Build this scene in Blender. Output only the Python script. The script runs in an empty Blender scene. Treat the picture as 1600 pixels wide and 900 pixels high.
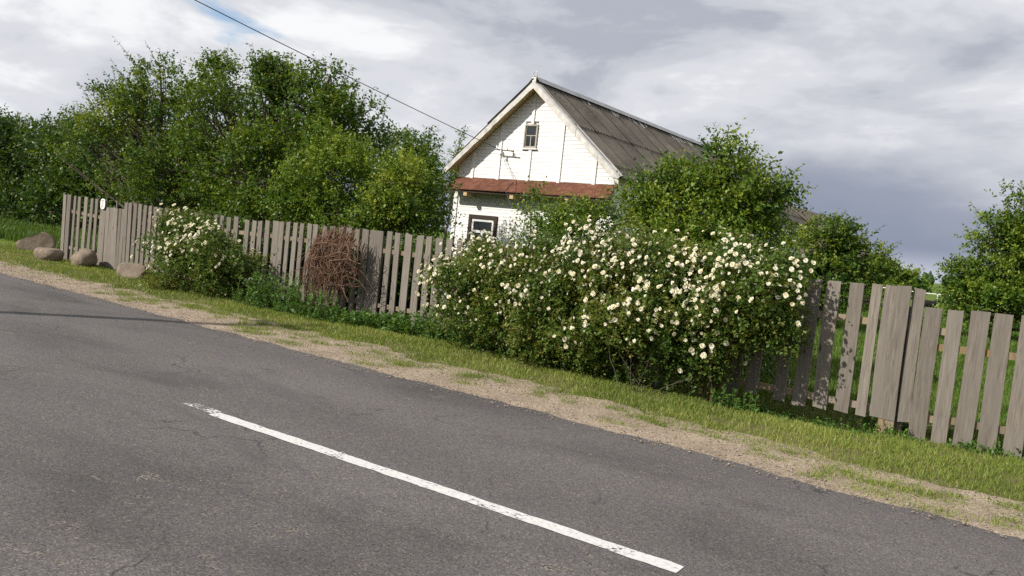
import bpy, math, random
import numpy as np
from math import sin, cos, tan, radians, pi, sqrt
from mathutils import Matrix, Vector

# ------------------------------------------------------------------ camera, sky, sun, exposure
SC = bpy.context.scene
COL = SC.collection
F_PX = 1256.0                     # focal length in pixels of a 1600 px wide picture
AZ, PITCH, ROLL, CAM_H = radians(33), radians(-3.5), radians(6.0), 1.6
_F = np.array([-sin(AZ) * cos(PITCH), cos(AZ) * cos(PITCH), sin(PITCH)])
_R0 = np.array([cos(AZ), sin(AZ), 0.0])
_U0 = np.cross(_R0, _F)
_R = _R0 * cos(ROLL) + _U0 * sin(ROLL)
_U = _U0 * cos(ROLL) - _R0 * sin(ROLL)
CAM = np.array([0, 0, CAM_H])
cam_data = bpy.data.cameras.new('camera')
cam_data.sensor_width = 36.0
cam_data.lens = F_PX / 1600 * 36.0
cam_data.clip_start, cam_data.clip_end = 0.05, 12000
cam = bpy.data.objects.new('camera', cam_data)
COL.objects.link(cam)
cam.matrix_world = Matrix(((_R[0], _U[0], -_F[0], 0), (_R[1], _U[1], -_F[1], 0), (_R[2], _U[2], -_F[2], CAM_H), (0, 0, 0, 1)))
SC.camera = cam
SC.render.engine = 'CYCLES'
SC.cycles.max_bounces = 6
SC.cycles.transparent_max_bounces = 8
SC.cycles.use_denoising = False
SC.view_settings.view_transform = 'Standard'
SC.view_settings.look = 'None'
SC.view_settings.gamma = 1.0
SC.view_settings.exposure = 0.55

SUN_EL = radians(37)
SUN_H = np.array([-0.56, -0.83]); SUN_H /= np.linalg.norm(SUN_H)      # horizontal direction towards the sun
sun_data = bpy.data.lights.new('sun', 'SUN')
sun_data.energy = 4.2
sun_data.angle = radians(0.6)
sun_data.color = (1.0, 0.94, 0.84)
sun = bpy.data.objects.new('sun', sun_data)
COL.objects.link(sun)
to_sun = Vector((SUN_H[0] * cos(SUN_EL), SUN_H[1] * cos(SUN_EL), sin(SUN_EL)))
sun.rotation_euler = to_sun.to_track_quat('Z', 'Y').to_euler()
sun.location = (-20, -30, 30)

SKY_SEED = 7.9; GAP_SEED = 10.7
world = bpy.data.worlds.new('World')
SC.world = world
world.use_nodes = True
def build_world():
    nt = world.node_tree; nt.nodes.clear()
    N, L = nt.nodes.new, nt.links.new
    def math_(op, a, b=None, clamp=False):
        n = N('ShaderNodeMath'); n.operation = op; n.use_clamp = clamp
        for i, v in enumerate((a, b)):
            if v is None: continue
            if isinstance(v, (int, float)): n.inputs[i].default_value = v
            else: L(v, n.inputs[i])
        return n.outputs[0]
    def ramp(fac, stops, mode='EASE'):
        r = N('ShaderNodeValToRGB'); r.color_ramp.interpolation = mode
        e = r.color_ramp.elements
        while len(e) < len(stops): e.new(0.5)
        for el, (p, c) in zip(e, stops):
            el.position = p; el.color = (c[0], c[1], c[2], 1) if hasattr(c, '__len__') else (c, c, c, 1)
        L(fac, r.inputs[0]); return r.outputs[0]
    def mix(f, a, b):
        m = N('ShaderNodeMix'); m.data_type = 'RGBA'
        L(f, m.inputs['Factor']); 
        for s, v in ((m.inputs[6], a), (m.inputs[7], b)):
            if isinstance(v, tuple): s.default_value = (*v, 1)
            else: L(v, s)
        return m.outputs[2]
    out = N('ShaderNodeOutputWorld')
    sky = N('ShaderNodeTexSky'); sky.sky_type = 'NISHITA'; sky.sun_disc = False
    sky.sun_elevation = SUN_EL
    sky.sun_rotation = math.atan2(SUN_H[0], SUN_H[1])
    tc = N('ShaderNodeTexCoord')
    sep = N('ShaderNodeSeparateXYZ'); L(tc.outputs['Generated'], sep.inputs[0])
    z = math_('MAXIMUM', sep.outputs[2], 0.0)
    den = math_('ADD', z, 0.16)
    px = math_('DIVIDE', sep.outputs[0], den); py = math_('DIVIDE', sep.outputs[1], den)
    cv = N('ShaderNodeCombineXYZ'); L(px, cv.inputs[0]); L(py, cv.inputs[1])
    def noise(vec, scale, detail, rough, off, dist=0.0):
        mp = N('ShaderNodeMapping'); L(vec, mp.inputs[0]); mp.inputs['Location'].default_value = off
        n = N('ShaderNodeTexNoise'); n.inputs['Scale'].default_value = scale
        n.inputs['Detail'].default_value = detail; n.inputs['Roughness'].default_value = rough
        n.inputs['Distortion'].default_value = dist
        L(mp.outputs[0], n.inputs['Vector']); return n.outputs[0]
    S = SKY_SEED
    dirn = N('ShaderNodeMapping'); L(tc.outputs['Generated'], dirn.inputs[0]); dirn.inputs['Scale'].default_value = (1, 1, 2.8)
    dv = dirn.outputs[0]
    n_shape = noise(dv, 3.1, 8, 0.56, (S * 1.31, S * 0.77, S * 0.53), 0.25)        # puffy masses of the deck
    n_wisp = noise(cv.outputs[0], 1.6, 8, 0.58, (1.2, 8.8, 3.0), 0.4)              # streaks seen in perspective
    n_big = noise(dv, 1.5, 4, 0.5, (GAP_SEED * 0.91, GAP_SEED * 0.37, 2.2))
    n_az = noise(dv, 0.9, 1, 0.4, (S * 0.63, S * 1.17, 0.4))
    n_bank = noise(dv, 3.4, 7, 0.55, (S * 0.35, S * 0.2, 0.6), 0.3)
    # a rain bank hangs low over parts of the horizon, ragged on top, with a paler gap under it
    e = math_('ADD', z, math_('MULTIPLY', math_('SUBTRACT', n_bank, 0.5), 0.10))
    e = math_('ADD', e, math_('MULTIPLY', math_('SUBTRACT', 0.5, n_az), 0.22))
    bank = ramp(e, [(0.0, (0.60, 0.63, 0.70)), (0.012, (0.50, 0.54, 0.63)), (0.034, (0.245, 0.285, 0.385)), (0.085, (0.29, 0.325, 0.415)), (0.125, (0.38, 0.41, 0.49)), (0.18, (0.60, 0.62, 0.67))])
    bank_fac = ramp(e, [(0.0, 1.0), (0.075, 0.95), (0.16, 0.0)])
    low = ramp(z, [(0.008, 0.8), (0.04, 0.0)])
    s = math_('ADD', math_('MULTIPLY', n_shape, 0.78), math_('MULTIPLY', n_wisp, 0.22))
    deck = ramp(s, [(0.36, (0.44, 0.465, 0.535)), (0.43, (0.58, 0.60, 0.655)), (0.50, (0.70, 0.715, 0.76)), (0.585, (0.93, 0.935, 0.95))])
    clouds = mix(low, mix(bank_fac, deck, bank), (0.55, 0.58, 0.66))
    gap = ramp(math_('ADD', math_('MULTIPLY', n_big, 0.65), math_('MULTIPLY', n_wisp, 0.35)), [(0.325, 0.0), (0.39, 1.0)])
    bg_sky = N('ShaderNodeBackground'); L(sky.outputs[0], bg_sky.inputs[0]); bg_sky.inputs[1].default_value = 0.11
    bg_cl = N('ShaderNodeBackground'); L(clouds, bg_cl.inputs[0]); bg_cl.inputs[1].default_value = 0.70
    ms = N('ShaderNodeMixShader'); L(gap, ms.inputs[0]); L(bg_sky.outputs[0], ms.inputs[1]); L(bg_cl.outputs[0], ms.inputs[2])
    L(ms.outputs[0], out.inputs[0])
build_world()

# ------------------------------------------------------------------ helpers
RNG = np.random.default_rng(7)
random.seed(7)
def ray(u, v): return _F + _R * (u - 800) / F_PX - _U * (v - 450) / F_PX
def at(u, v, y):
    d = ray(u, v); return CAM + d * (y / d[1])
def onground(u, v, z=0.0):
    d = ray(u, v); return CAM + d * ((z - CAM_H) / d[2])

def tag(o, label=None, cat=None, group=None, kind=None):
    if label: o['label'] = label
    if cat: o['category'] = cat
    if group: o['group'] = group
    if kind: o['kind'] = kind
    return o
def empty(name, loc=(0, 0, 0), rz=0.0, parent=None):
    o = bpy.data.objects.new(name, None); COL.objects.link(o)
    o.location = loc; o.rotation_euler = (0, 0, rz); o.empty_display_size = 0.2
    if parent: o.parent = parent
    return o
def link(name, me, mat=None, parent=None, loc=None, rot=None):
    o = bpy.data.objects.new(name, me); COL.objects.link(o)
    if mat and not me.materials: me.materials.append(mat)
    if parent: o.parent = parent
    if loc is not None: o.location = loc
    if rot is not None: o.rotation_euler = rot
    return o
def np_mesh(name, V, F, smooth=False, attrs=None):
    V = np.asarray(V, np.float32); F = np.asarray(F, np.int32)
    me = bpy.data.meshes.new(name); k = F.shape[1]
    me.vertices.add(len(V)); me.vertices.foreach_set('co', V.ravel())
    me.loops.add(F.size); me.loops.foreach_set('vertex_index', F.ravel())
    me.polygons.add(len(F)); me.polygons.foreach_set('loop_start', np.arange(len(F), dtype=np.int32) * k)
    me.update(calc_edges=True)
    if smooth: me.polygons.foreach_set('use_smooth', np.ones(len(F), bool))
    for an, arr in (attrs or {}).items():
        a = me.attributes.new(an, 'FLOAT', 'POINT'); a.data.foreach_set('value', np.asarray(arr, np.float32))
    return me
def mesh(name, V, F, mat=None, parent=None, loc=None, rot=None, smooth=False):
    me = bpy.data.meshes.new(name); me.from_pydata([tuple(map(float, v)) for v in V], [], [tuple(map(int, f)) for f in F])
    if smooth:
        for p in me.polygons: p.use_smooth = True
    me.update()
    return link(name, me, mat, parent, loc, rot)
BOXF = [(0, 3, 2, 1), (4, 5, 6, 7), (0, 1, 5, 4), (1, 2, 6, 5), (2, 3, 7, 6), (3, 0, 4, 7)]
def box(x0, x1, y0, y1, z0, z1):
    return [(x0, y0, z0), (x1, y0, z0), (x1, y1, z0), (x0, y1, z0), (x0, y0, z1), (x1, y0, z1), (x1, y1, z1), (x0, y1, z1)], list(BOXF)
def join(*parts):
    V, F = [], []
    for v, f in parts:
        b = len(V); V += [tuple(p) for p in v]; F += [tuple(i + b for i in q) for q in f]
    return V, F
def tube(path, radii, k=6, cap=True):
    path = np.asarray(path, float); m = len(path)
    radii = np.full(m, radii, float) if np.isscalar(radii) else np.asarray(radii, float)
    T = np.gradient(path, axis=0); T /= np.linalg.norm(T, axis=1)[:, None] + 1e-9
    ref = np.array([0.0, 0, 1]) if abs(T[0][2]) < 0.9 else np.array([1.0, 0, 0])
    A = np.cross(T, ref); A /= np.linalg.norm(A, axis=1)[:, None] + 1e-9
    B = np.cross(T, A)
    a = np.arange(k) * 2 * pi / k
    V = (path[:, None] + radii[:, None, None] * (A[:, None] * np.cos(a)[None, :, None] + B[:, None] * np.sin(a)[None, :, None])).reshape(-1, 3)
    i = np.arange(m - 1)[:, None] * k; j = np.arange(k)[None]; j2 = (j + 1) % k
    F = np.stack([i + j, i + j2, i + k + j2, i + k + j], -1).reshape(-1, 4)
    return V, F
class Tubes:                                   # many tubes that belong to ONE part
    def __init__(s): s.V, s.F, s.n = [], [], 0
    def add(s, path, r, k=5):
        V, F = tube(path, r, k); s.V.append(V); s.F.append(F + s.n); s.n += len(V)
    def build(s, name, mat, parent=None, smooth=True):
        return link(name, np_mesh(name, np.concatenate(s.V), np.concatenate(s.F), smooth), mat, parent)
def unit(a): return a / (np.linalg.norm(a, axis=-1, keepdims=True) + 1e-9)
def vnoise(P, seed=0):                         # value noise in [0,1], any dimension 2 or 3
    P = np.asarray(P, float); i = np.floor(P).astype(np.int64); f = P - i; f = f * f * (3 - 2 * f); d = P.shape[-1]
    res = 0
    for c in range(2 ** d):
        o = [(c >> k) & 1 for k in range(d)]
        h = np.int64(seed * 7919 + 1013)
        for k in range(d): h = (h * np.int64(31337) + (i[..., k] + o[k]) * np.int64([374761393, 668265263, 1274126177][k])) & 0xffffffff
        h = (h ^ (h >> 13)) * np.int64(1274126177) & 0xffffffff; h = h ^ (h >> 16)
        w = 1.0
        for k in range(d): w = w * (f[..., k] if o[k] else 1 - f[..., k])
        res = res + w * ((h & 0xffff) / 65535.0)
    return res
def fbm(P, seed=0, oct=4):
    r, a, t = 0, 1.0, 0
    for k in range(oct): r = r + a * vnoise(np.asarray(P) * 2 ** k, seed + k); t += a; a *= 0.5
    return r / t

# ------------------------------------------------------------------ materials
MATS = {}
class NT:
    def __init__(s, name):
        s.m = bpy.data.materials.new(name); s.m.use_nodes = True; MATS[name] = s.m
        s.t = s.m.node_tree; s.t.nodes.clear(); s.out = s.t.nodes.new('ShaderNodeOutputMaterial')
    def n(s, t, **kw):
        x = s.t.nodes.new(t)
        for k, v in kw.items():
            if hasattr(x, k) and k not in ('inputs',): setattr(x, k, v)
        return x
    def l(s, a, b): s.t.links.new(a, b)
    def coord(s, which='Object', scale=(1, 1, 1), loc=(0, 0, 0)):
        if which == 'World':
            g = s.n('ShaderNodeNewGeometry'); src = g.outputs['Position']
        else:
            src = s.n('ShaderNodeTexCoord').outputs[which]
        mp = s.n('ShaderNodeMapping'); s.l(src, mp.inputs[0]); mp.inputs['Scale'].default_value = scale; mp.inputs['Location'].default_value = loc
        return mp.outputs[0]
    def noise(s, vec, scale, detail=4, rough=0.55, dist=0.0):
        x = s.n('ShaderNodeTexNoise'); s.l(vec, x.inputs['Vector']); x.inputs['Scale'].default_value = scale
        x.inputs['Detail'].default_value = detail; x.inputs['Roughness'].default_value = rough; x.inputs['Distortion'].default_value = dist
        return x.outputs[0]
    def voro(s, vec, scale, feature='F1', out='Distance', rnd=1.0):
        x = s.n('ShaderNodeTexVoronoi'); x.feature = feature; s.l(vec, x.inputs['Vector']); x.inputs['Scale'].default_value = scale
        x.inputs['Randomness'].default_value = rnd
        return x.outputs[out]
    def ramp(s, fac, stops, mode='LINEAR'):
        r = s.n('ShaderNodeValToRGB'); e = r.color_ramp.elements; r.color_ramp.interpolation = mode
        while len(e) < len(stops): e.new(0.5)
        for el, (p, c) in zip(e, stops):
            el.position = p; el.color = (*c, 1) if hasattr(c, '__len__') else (c, c, c, 1)
        s.l(fac, r.inputs[0]); return r.outputs[0]
    def mix(s, f, a, b, blend='MIX'):
        m = s.n('ShaderNodeMix'); m.data_type = 'RGBA'; m.blend_type = blend
        for sock, v in ((m.inputs[0], f), (m.inputs[6], a), (m.inputs[7], b)):
            if isinstance(v, (int, float)): sock.default_value = v
            elif isinstance(v, tuple): sock.default_value = (*v, 1)
            else: s.l(v, sock)
        return m.outputs[2]
    def math(s, op, a, b=None, clamp=False):
        x = s.n('ShaderNodeMath'); x.operation = op; x.use_clamp = clamp
        for i, v in enumerate((a, b)):
            if v is None: continue
            if isinstance(v, (int, float)): x.inputs[i].default_value = v
            else: s.l(v, x.inputs[i])
        return x.outputs[0]
    def attr(s, name):
        a = s.n('ShaderNodeAttribute'); a.attribute_name = name; return a.outputs['Fac']
    def rand(s): return s.n('ShaderNodeObjectInfo').outputs['Random']
    def bsdf(s, col, rough=0.8, spec=0.3, metal=0.0, bump=None, bstr=0.4, bdist=0.02):
        b = s.n('ShaderNodeBsdfPrincipled')
        for sock, v in ((b.inputs['Base Color'], col), (b.inputs['Roughness'], rough)):
            if isinstance(v, (int, float)): sock.default_value = v
            elif isinstance(v, tuple): sock.default_value = (*v, 1)
            else: s.l(v, sock)
        b.inputs['Specular IOR Level'].default_value = spec; b.inputs['Metallic'].default_value = metal
        if bump is not None:
            bp = s.n('ShaderNodeBump'); s.l(bump, bp.inputs['Height']); bp.inputs['Strength'].default_value = bstr; bp.inputs['Distance'].default_value = bdist
            s.l(bp.outputs[0], b.inputs['Normal'])
        return b.outputs[0]
    def done(s, shader): s.l(shader, s.out.inputs[0]); return s.m

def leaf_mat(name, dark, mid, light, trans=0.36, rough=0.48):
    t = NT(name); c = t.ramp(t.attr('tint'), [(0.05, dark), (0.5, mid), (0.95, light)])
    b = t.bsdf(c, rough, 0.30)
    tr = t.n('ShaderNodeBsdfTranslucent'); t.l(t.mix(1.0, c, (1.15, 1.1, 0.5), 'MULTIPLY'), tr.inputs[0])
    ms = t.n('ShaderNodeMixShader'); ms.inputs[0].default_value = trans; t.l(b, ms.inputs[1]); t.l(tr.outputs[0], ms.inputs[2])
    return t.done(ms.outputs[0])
M_leaf_mid = leaf_mat('leaf_mid', (0.030, 0.072, 0.014), (0.080, 0.146, 0.016), (0.195, 0.245, 0.027))
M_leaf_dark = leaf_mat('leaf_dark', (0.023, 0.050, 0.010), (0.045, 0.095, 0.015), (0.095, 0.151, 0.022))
M_leaf_light = leaf_mat('leaf_light', (0.038, 0.092, 0.017), (0.104, 0.178, 0.018), (0.236, 0.285, 0.033))
M_leaf_rose = leaf_mat('leaf_rose', (0.052, 0.097, 0.019), (0.102, 0.172, 0.029), (0.203, 0.193, 0.046), 0.36)
M_leaf_weed = leaf_mat('leaf_weed', (0.044, 0.103, 0.022), (0.083, 0.172, 0.029), (0.143, 0.241, 0.050))
M_grass = leaf_mat('grass_blade', (0.089, 0.139, 0.022), (0.170, 0.231, 0.033), (0.378, 0.370, 0.121), 0.28, 0.6)
M_grass_yard = leaf_mat('grass_yard', (0.040, 0.085, 0.012), (0.080, 0.140, 0.016), (0.130, 0.190, 0.030), 0.3, 0.55)

def bark(name, a, b):
    t = NT(name); v = t.coord('Object', (8, 8, 2)); n = t.noise(v, 3, 5, 0.65)
    return t.done(t.bsdf(t.ramp(n, [(0.3, a), (0.7, b)]), 0.9, 0.2, bump=n, bstr=0.6))
M_bark = bark('bark', (0.045, 0.036, 0.026), (0.13, 0.11, 0.085))
M_cane = bark('cane', (0.06, 0.035, 0.022), (0.14, 0.085, 0.055))
M_dry = bark('dry_vine', (0.085, 0.047, 0.030), (0.23, 0.140, 0.095))

def weathered(name, tone, warm=0.0):
    t = NT(name); r = t.rand()
    vm = t.n('ShaderNodeVectorMath'); vm.operation = 'ADD'
    tc = t.n('ShaderNodeTexCoord'); t.l(tc.outputs['Object'], vm.inputs[0])
    cb = t.n('ShaderNodeCombineXYZ'); t.l(t.math('MULTIPLY', r, 37.0), cb.inputs[0]); t.l(t.math('MULTIPLY', r, 11.0), cb.inputs[1]); t.l(cb.outputs[0], vm.inputs[1])
    mp = t.n('ShaderNodeMapping'); t.l(vm.outputs[0], mp.inputs[0]); mp.inputs['Scale'].default_value = (14, 14, 0.9)
    g = t.noise(mp.outputs[0], 4.0, 6, 0.6, 0.6)
    mp2 = t.n('ShaderNodeMapping'); t.l(vm.outputs[0], mp2.inputs[0]); mp2.inputs['Scale'].default_value = (5, 5, 1.6)
    blot = t.noise(mp2.outputs[0], 1.6, 4, 0.6)
    k = t.voro(mp2.outputs[0], 1.15); knot = t.ramp(k, [(0.05, 0.35), (0.11, 1.0)])
    a = tuple(x * tone for x in (0.15, 0.125, 0.105)); b = tuple(x * tone for x in (0.34, 0.30 - warm * 0.04, 0.255 - warm * 0.09)); c = tuple(x * tone for x in (0.265, 0.242, 0.212))
    col = t.mix(t.ramp(blot, [(0.35, 0.0), (0.7, 0.8)]), t.ramp(g, [(0.28, a), (0.66, b)]), c)
    col = t.mix(1.0, col, knot, 'MULTIPLY')
    lich = t.noise(mp2.outputs[0], 5.5, 5, 0.7); col = t.mix(t.ramp(lich, [(0.60, 0.0), (0.68, 0.55)]), col, (0.10, 0.095, 0.075))
    hsv = t.n('ShaderNodeHueSaturation'); t.l(col, hsv.inputs['Color']); t.l(t.math('ADD', t.math('MULTIPLY', r, 0.35), 0.80), hsv.inputs['Value'])
    return t.done(t.bsdf(hsv.outputs[0], 0.88, 0.2, bump=g, bstr=0.5, bdist=0.01))
M_picket = weathered('weathered_board', 0.66)
M_rail = weathered('rail_wood', 0.80, 1.6)
M_post = weathered('post_wood', 0.55, 0.8)

def simple(name, col, rough=0.7, spec=0.3, metal=0.0, var=0.15, scale=3.0, bstr=0.15):
    t = NT(name); n = t.noise(t.coord('Object'), scale, 6, 0.6)
    c = t.ramp(n, [(0.3, tuple(x * (1 - var) for x in col)), (0.7, tuple(min(1, x * (1 + var)) for x in col))])
    return t.done(t.bsdf(c, rough, spec, metal, bump=n, bstr=bstr))
def white_paint():
    t = NT('white_siding_paint'); r = t.rand(); v = t.coord('Object', (1, 1, 5))
    n = t.noise(v, 2.5, 6, 0.65)
    c = t.ramp(n, [(0.25, (0.54, 0.535, 0.52)), (0.40, (0.71, 0.705, 0.695)), (0.6, (0.76, 0.755, 0.745))])
    h = t.n('ShaderNodeHueSaturation'); t.l(c, h.inputs['Color']); t.l(t.math('ADD', t.math('MULTIPLY', r, 0.07), 0.95), h.inputs['Value'])
    return t.done(t.bsdf(h.outputs[0], 0.6, 0.3, bump=n, bstr=0.08))
M_white = white_paint()
M_soffit = simple('soffit_wood', (0.48, 0.35, 0.17), 0.75)
M_flash = simple('zinc_flashing', (0.50, 0.485, 0.46), 0.55, 0.4, 0.1, 0.22, 6)
M_ridge = simple('zinc_ridge', (0.33, 0.33, 0.33), 0.5, 0.5, 0.3, 0.2, 4)
M_darkframe = simple('dark_brown_frame', (0.035, 0.022, 0.016), 0.6)
M_oldframe = simple('old_grey_frame', (0.38, 0.35, 0.30), 0.8)
M_sash = simple('white_sash', (0.62, 0.62, 0.62), 0.5)
M_iron = simple('rusty_iron', (0.10, 0.055, 0.04), 0.8)
M_porc = simple('porcelain', (0.70, 0.69, 0.66), 0.3, 0.5)
M_wire = simple('black_wire', (0.02, 0.02, 0.022), 0.6)
M_inner = simple('dark_interior', (0.03, 0.03, 0.032), 0.9)
def glass():
    t = NT('window_glass'); return t.done(t.bsdf((0.025, 0.028, 0.032), 0.06, 0.6))
M_glass = glass()
def rust():
    t = NT('rusted_sheet'); v = t.coord('Object', (1.4, 1.4, 3)); n = t.noise(v, 3.5, 7, 0.65, 0.4)
    c = t.ramp(n, [(0.28, (0.055, 0.024, 0.016)), (0.5, (0.108, 0.043, 0.026)), (0.72, (0.16, 0.075, 0.048))])
    h = t.n('ShaderNodeHueSaturation'); t.l(c, h.inputs['Color']); t.l(t.math('ADD', t.math('MULTIPLY', t.rand(), 0.4), 0.8), h.inputs['Value'])
    return t.done(t.bsdf(h.outputs[0], 0.85, 0.2, bump=n, bstr=0.3))
M_rust = rust()
def slate():
    t = NT('mossy_cement_sheet'); v = t.coord('World'); n = t.noise(v, 1.1, 8, 0.62, 0.3); f = t.noise(v, 26, 4, 0.7)
    c = t.ramp(n, [(0.28, (0.060, 0.054, 0.047)), (0.52, (0.100, 0.090, 0.077)), (0.74, (0.150, 0.138, 0.121))])
    c = t.mix(t.ramp(f, [(0.55, 0.0), (0.72, 0.55)]), c, (0.22, 0.205, 0.18))
    c = t.mix(t.ramp(t.noise(v, 9, 4, 0.6), [(0.58, 0.0), (0.7, 0.5)]), c, (0.05, 0.055, 0.03))
    h = t.n('ShaderNodeHueSaturation'); t.l(c, h.inputs['Color']); t.l(t.math('ADD', t.math('MULTIPLY', t.rand(), 0.22), 0.88), h.inputs['Value'])
    return t.done(t.bsdf(h.outputs[0], 0.92, 0.15, bump=f, bstr=0.3))
M_slate = slate()
def stone():
    t = NT('granite_boulder'); v = t.coord('Object'); n = t.noise(v, 4, 8, 0.65); f = t.noise(v, 55, 3, 0.6)
    c = t.ramp(n, [(0.3, (0.115, 0.090, 0.068)), (0.6, (0.225, 0.180, 0.135)), (0.8, (0.30, 0.26, 0.21))])
    c = t.mix(t.ramp(f, [(0.4, 0.0), (0.7, 0.45)]), c, (0.12, 0.085, 0.065))
    return t.done(t.bsdf(c, 0.85, 0.25, bump=n, bstr=0.6, bdist=0.05))
M_stone = stone()
def asphalt():
    t = NT('asphalt'); v = t.coord('World')
    agg = t.voro(v, 125, 'F1', 'Color'); ag = t.n('ShaderNodeSeparateColor'); t.l(agg, ag.inputs[0])
    sp = t.ramp(ag.outputs[0], [(0.0, (0.034, 0.030, 0.030)), (0.10, (0.064, 0.059, 0.059)), (0.5, (0.085, 0.079, 0.079)), (0.88, (0.110, 0.101, 0.099)), (0.98, (0.165, 0.150, 0.138))])
    fine = t.noise(v, 40, 5, 0.7)
    big = t.noise(t.coord('World', (0.35, 0.8, 1)), 0.8, 5, 0.55, 0.5)
    c = t.mix(1.0, sp, t.ramp(big, [(0.36, 0.70), (0.47, 1.0), (0.66, 1.16)]), 'MULTIPLY')
    sy = t.n('ShaderNodeSeparateXYZ'); t.l(v, sy.inputs[0])
    wav = t.math('SINE', t.math('ADD', t.math('MULTIPLY', sy.outputs[1], 3.6), t.math('MULTIPLY', big, 2.2)))       # polished wheel tracks along the lane
    c = t.mix(1.0, c, t.ramp(t.math('ADD', t.math('MULTIPLY', wav, 0.25), 0.5), [(0.25, 0.93), (0.75, 1.08)]), 'MULTIPLY')
    tar = t.math('MULTIPLY', t.ramp(t.noise(t.coord('World', (0.5, 1.3, 1)), 0.55, 4, 0.6, 0.4), [(0.57, 0.0), (0.64, 1.0)]), t.ramp(fine, [(0.35, 0.4), (0.6, 1.0)]))
    c = t.mix(t.math('MULTIPLY', tar, 0.42), c, (0.040, 0.038, 0.039))                                             # darker bitumen patches
    c = t.mix(1.0, c, t.ramp(fine, [(0.3, 0.88), (0.7, 1.12)]), 'MULTIPLY')
    # ravelled patches where the fines are worn out, and cracks running through them
    pit = t.noise(t.coord('World', (1, 1.5, 1)), 5.6, 6, 0.72, 0.6); zone = t.noise(v, 1.15, 3, 0.5)
    pm = t.math('MULTIPLY', t.ramp(pit, [(0.565, 0.0), (0.61, 1.0)]), t.ramp(zone, [(0.455, 0.0), (0.52, 1.0)]))
    c = t.mix(t.math('MULTIPLY', pm, 0.8), c, t.ramp(t.noise(v, 60, 3, 0.6), [(0.42, (0.018, 0.016, 0.016)), (0.52, (0.15, 0.132, 0.115)), (0.7, (0.25, 0.22, 0.19))]))
    wob = t.n('ShaderNodeVectorMath'); wob.operation = 'ADD'; t.l(v, wob.inputs[0])
    nz = t.n('ShaderNodeTexNoise'); t.l(v, nz.inputs['Vector']); nz.inputs['Scale'].default_value = 3.0; nz.inputs['Detail'].default_value = 5
    sc = t.n('ShaderNodeVectorMath'); sc.operation = 'SCALE'; t.l(nz.outputs['Color'], sc.inputs[0]); sc.inputs['Scale'].default_value = 0.55
    t.l(sc.outputs[0], wob.inputs[1])
    cr = t.voro(wob.outputs[0], 0.75, 'DISTANCE_TO_EDGE')
    crm = t.math('MULTIPLY', t.ramp(cr, [(0.002, 1.0), (0.008, 0.0)]), t.ramp(t.noise(v, 0.9, 3, 0.6), [(0.50, 0.0), (0.58, 1.0)]))
    c = t.mix(t.math('MULTIPLY', crm, 0.75), c, (0.02, 0.019, 0.018))
    h = t.math('SUBTRACT', t.math('SUBTRACT', t.math('ADD', ag.outputs[1], fine), t.math('MULTIPLY', pm, 1.4)), t.math('MULTIPLY', crm, 2.0))
    return t.done(t.bsdf(c, 0.80, 0.28, bump=h, bstr=0.35, bdist=0.005))
M_asphalt = asphalt()
def road_paint(name, lo, hi):
    t = NT(name); v = t.coord('World'); f = t.noise(v, 38, 5, 0.7); g = t.noise(v, 4.5, 4, 0.6)
    wear = t.ramp(t.math('ADD', t.math('MULTIPLY', f, 0.6), t.math('MULTIPLY', g, 0.4)), [(lo, 1.0), (hi, 0.0)])
    b = t.bsdf(t.ramp(f, [(0.3, (0.42, 0.41, 0.405)), (0.6, (0.56, 0.555, 0.545))]), 0.7, 0.3, bump=f, bstr=0.3, bdist=0.004)
    tr = t.n('ShaderNodeBsdfTransparent'); ms = t.n('ShaderNodeMixShader'); t.l(wear, ms.inputs[0]); t.l(b, ms.inputs[1]); t.l(tr.outputs[0], ms.inputs[2])
    return t.done(ms.outputs[0])
M_paint = road_paint('road_paint', 0.375, 0.445)
M_paint_worn = road_paint('road_paint_worn', 0.47, 0.56)
def sand():
    t = NT('sandy_shoulder'); v = t.coord('World'); n = t.noise(v, 2.2, 6, 0.6); f = t.noise(v, 28, 5, 0.7); g = t.voro(v, 85, 'F1', 'Color')
    s = t.n('ShaderNodeSeparateColor'); t.l(g, s.inputs[0])
    c = t.ramp(n, [(0.3, (0.21, 0.165, 0.122)), (0.55, (0.30, 0.238, 0.178)), (0.8, (0.37, 0.30, 0.225))])
    c = t.mix(t.ramp(s.outputs[0], [(0.74, 0.0), (0.80, 0.75)]), c, (0.13, 0.105, 0.085))
    c = t.mix(t.ramp(s.outputs[1], [(0.92, 0.0), (0.96, 0.7)]), c, (0.46, 0.42, 0.36))
    c = t.mix(1.0, c, t.ramp(f, [(0.3, 0.84), (0.7, 1.14)]), 'MULTIPLY')
    return t.done(t.bsdf(c, 0.95, 0.15, bump=t.math('ADD', f, s.outputs[0]), bstr=0.7, bdist=0.012))
M_sand = sand()
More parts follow.
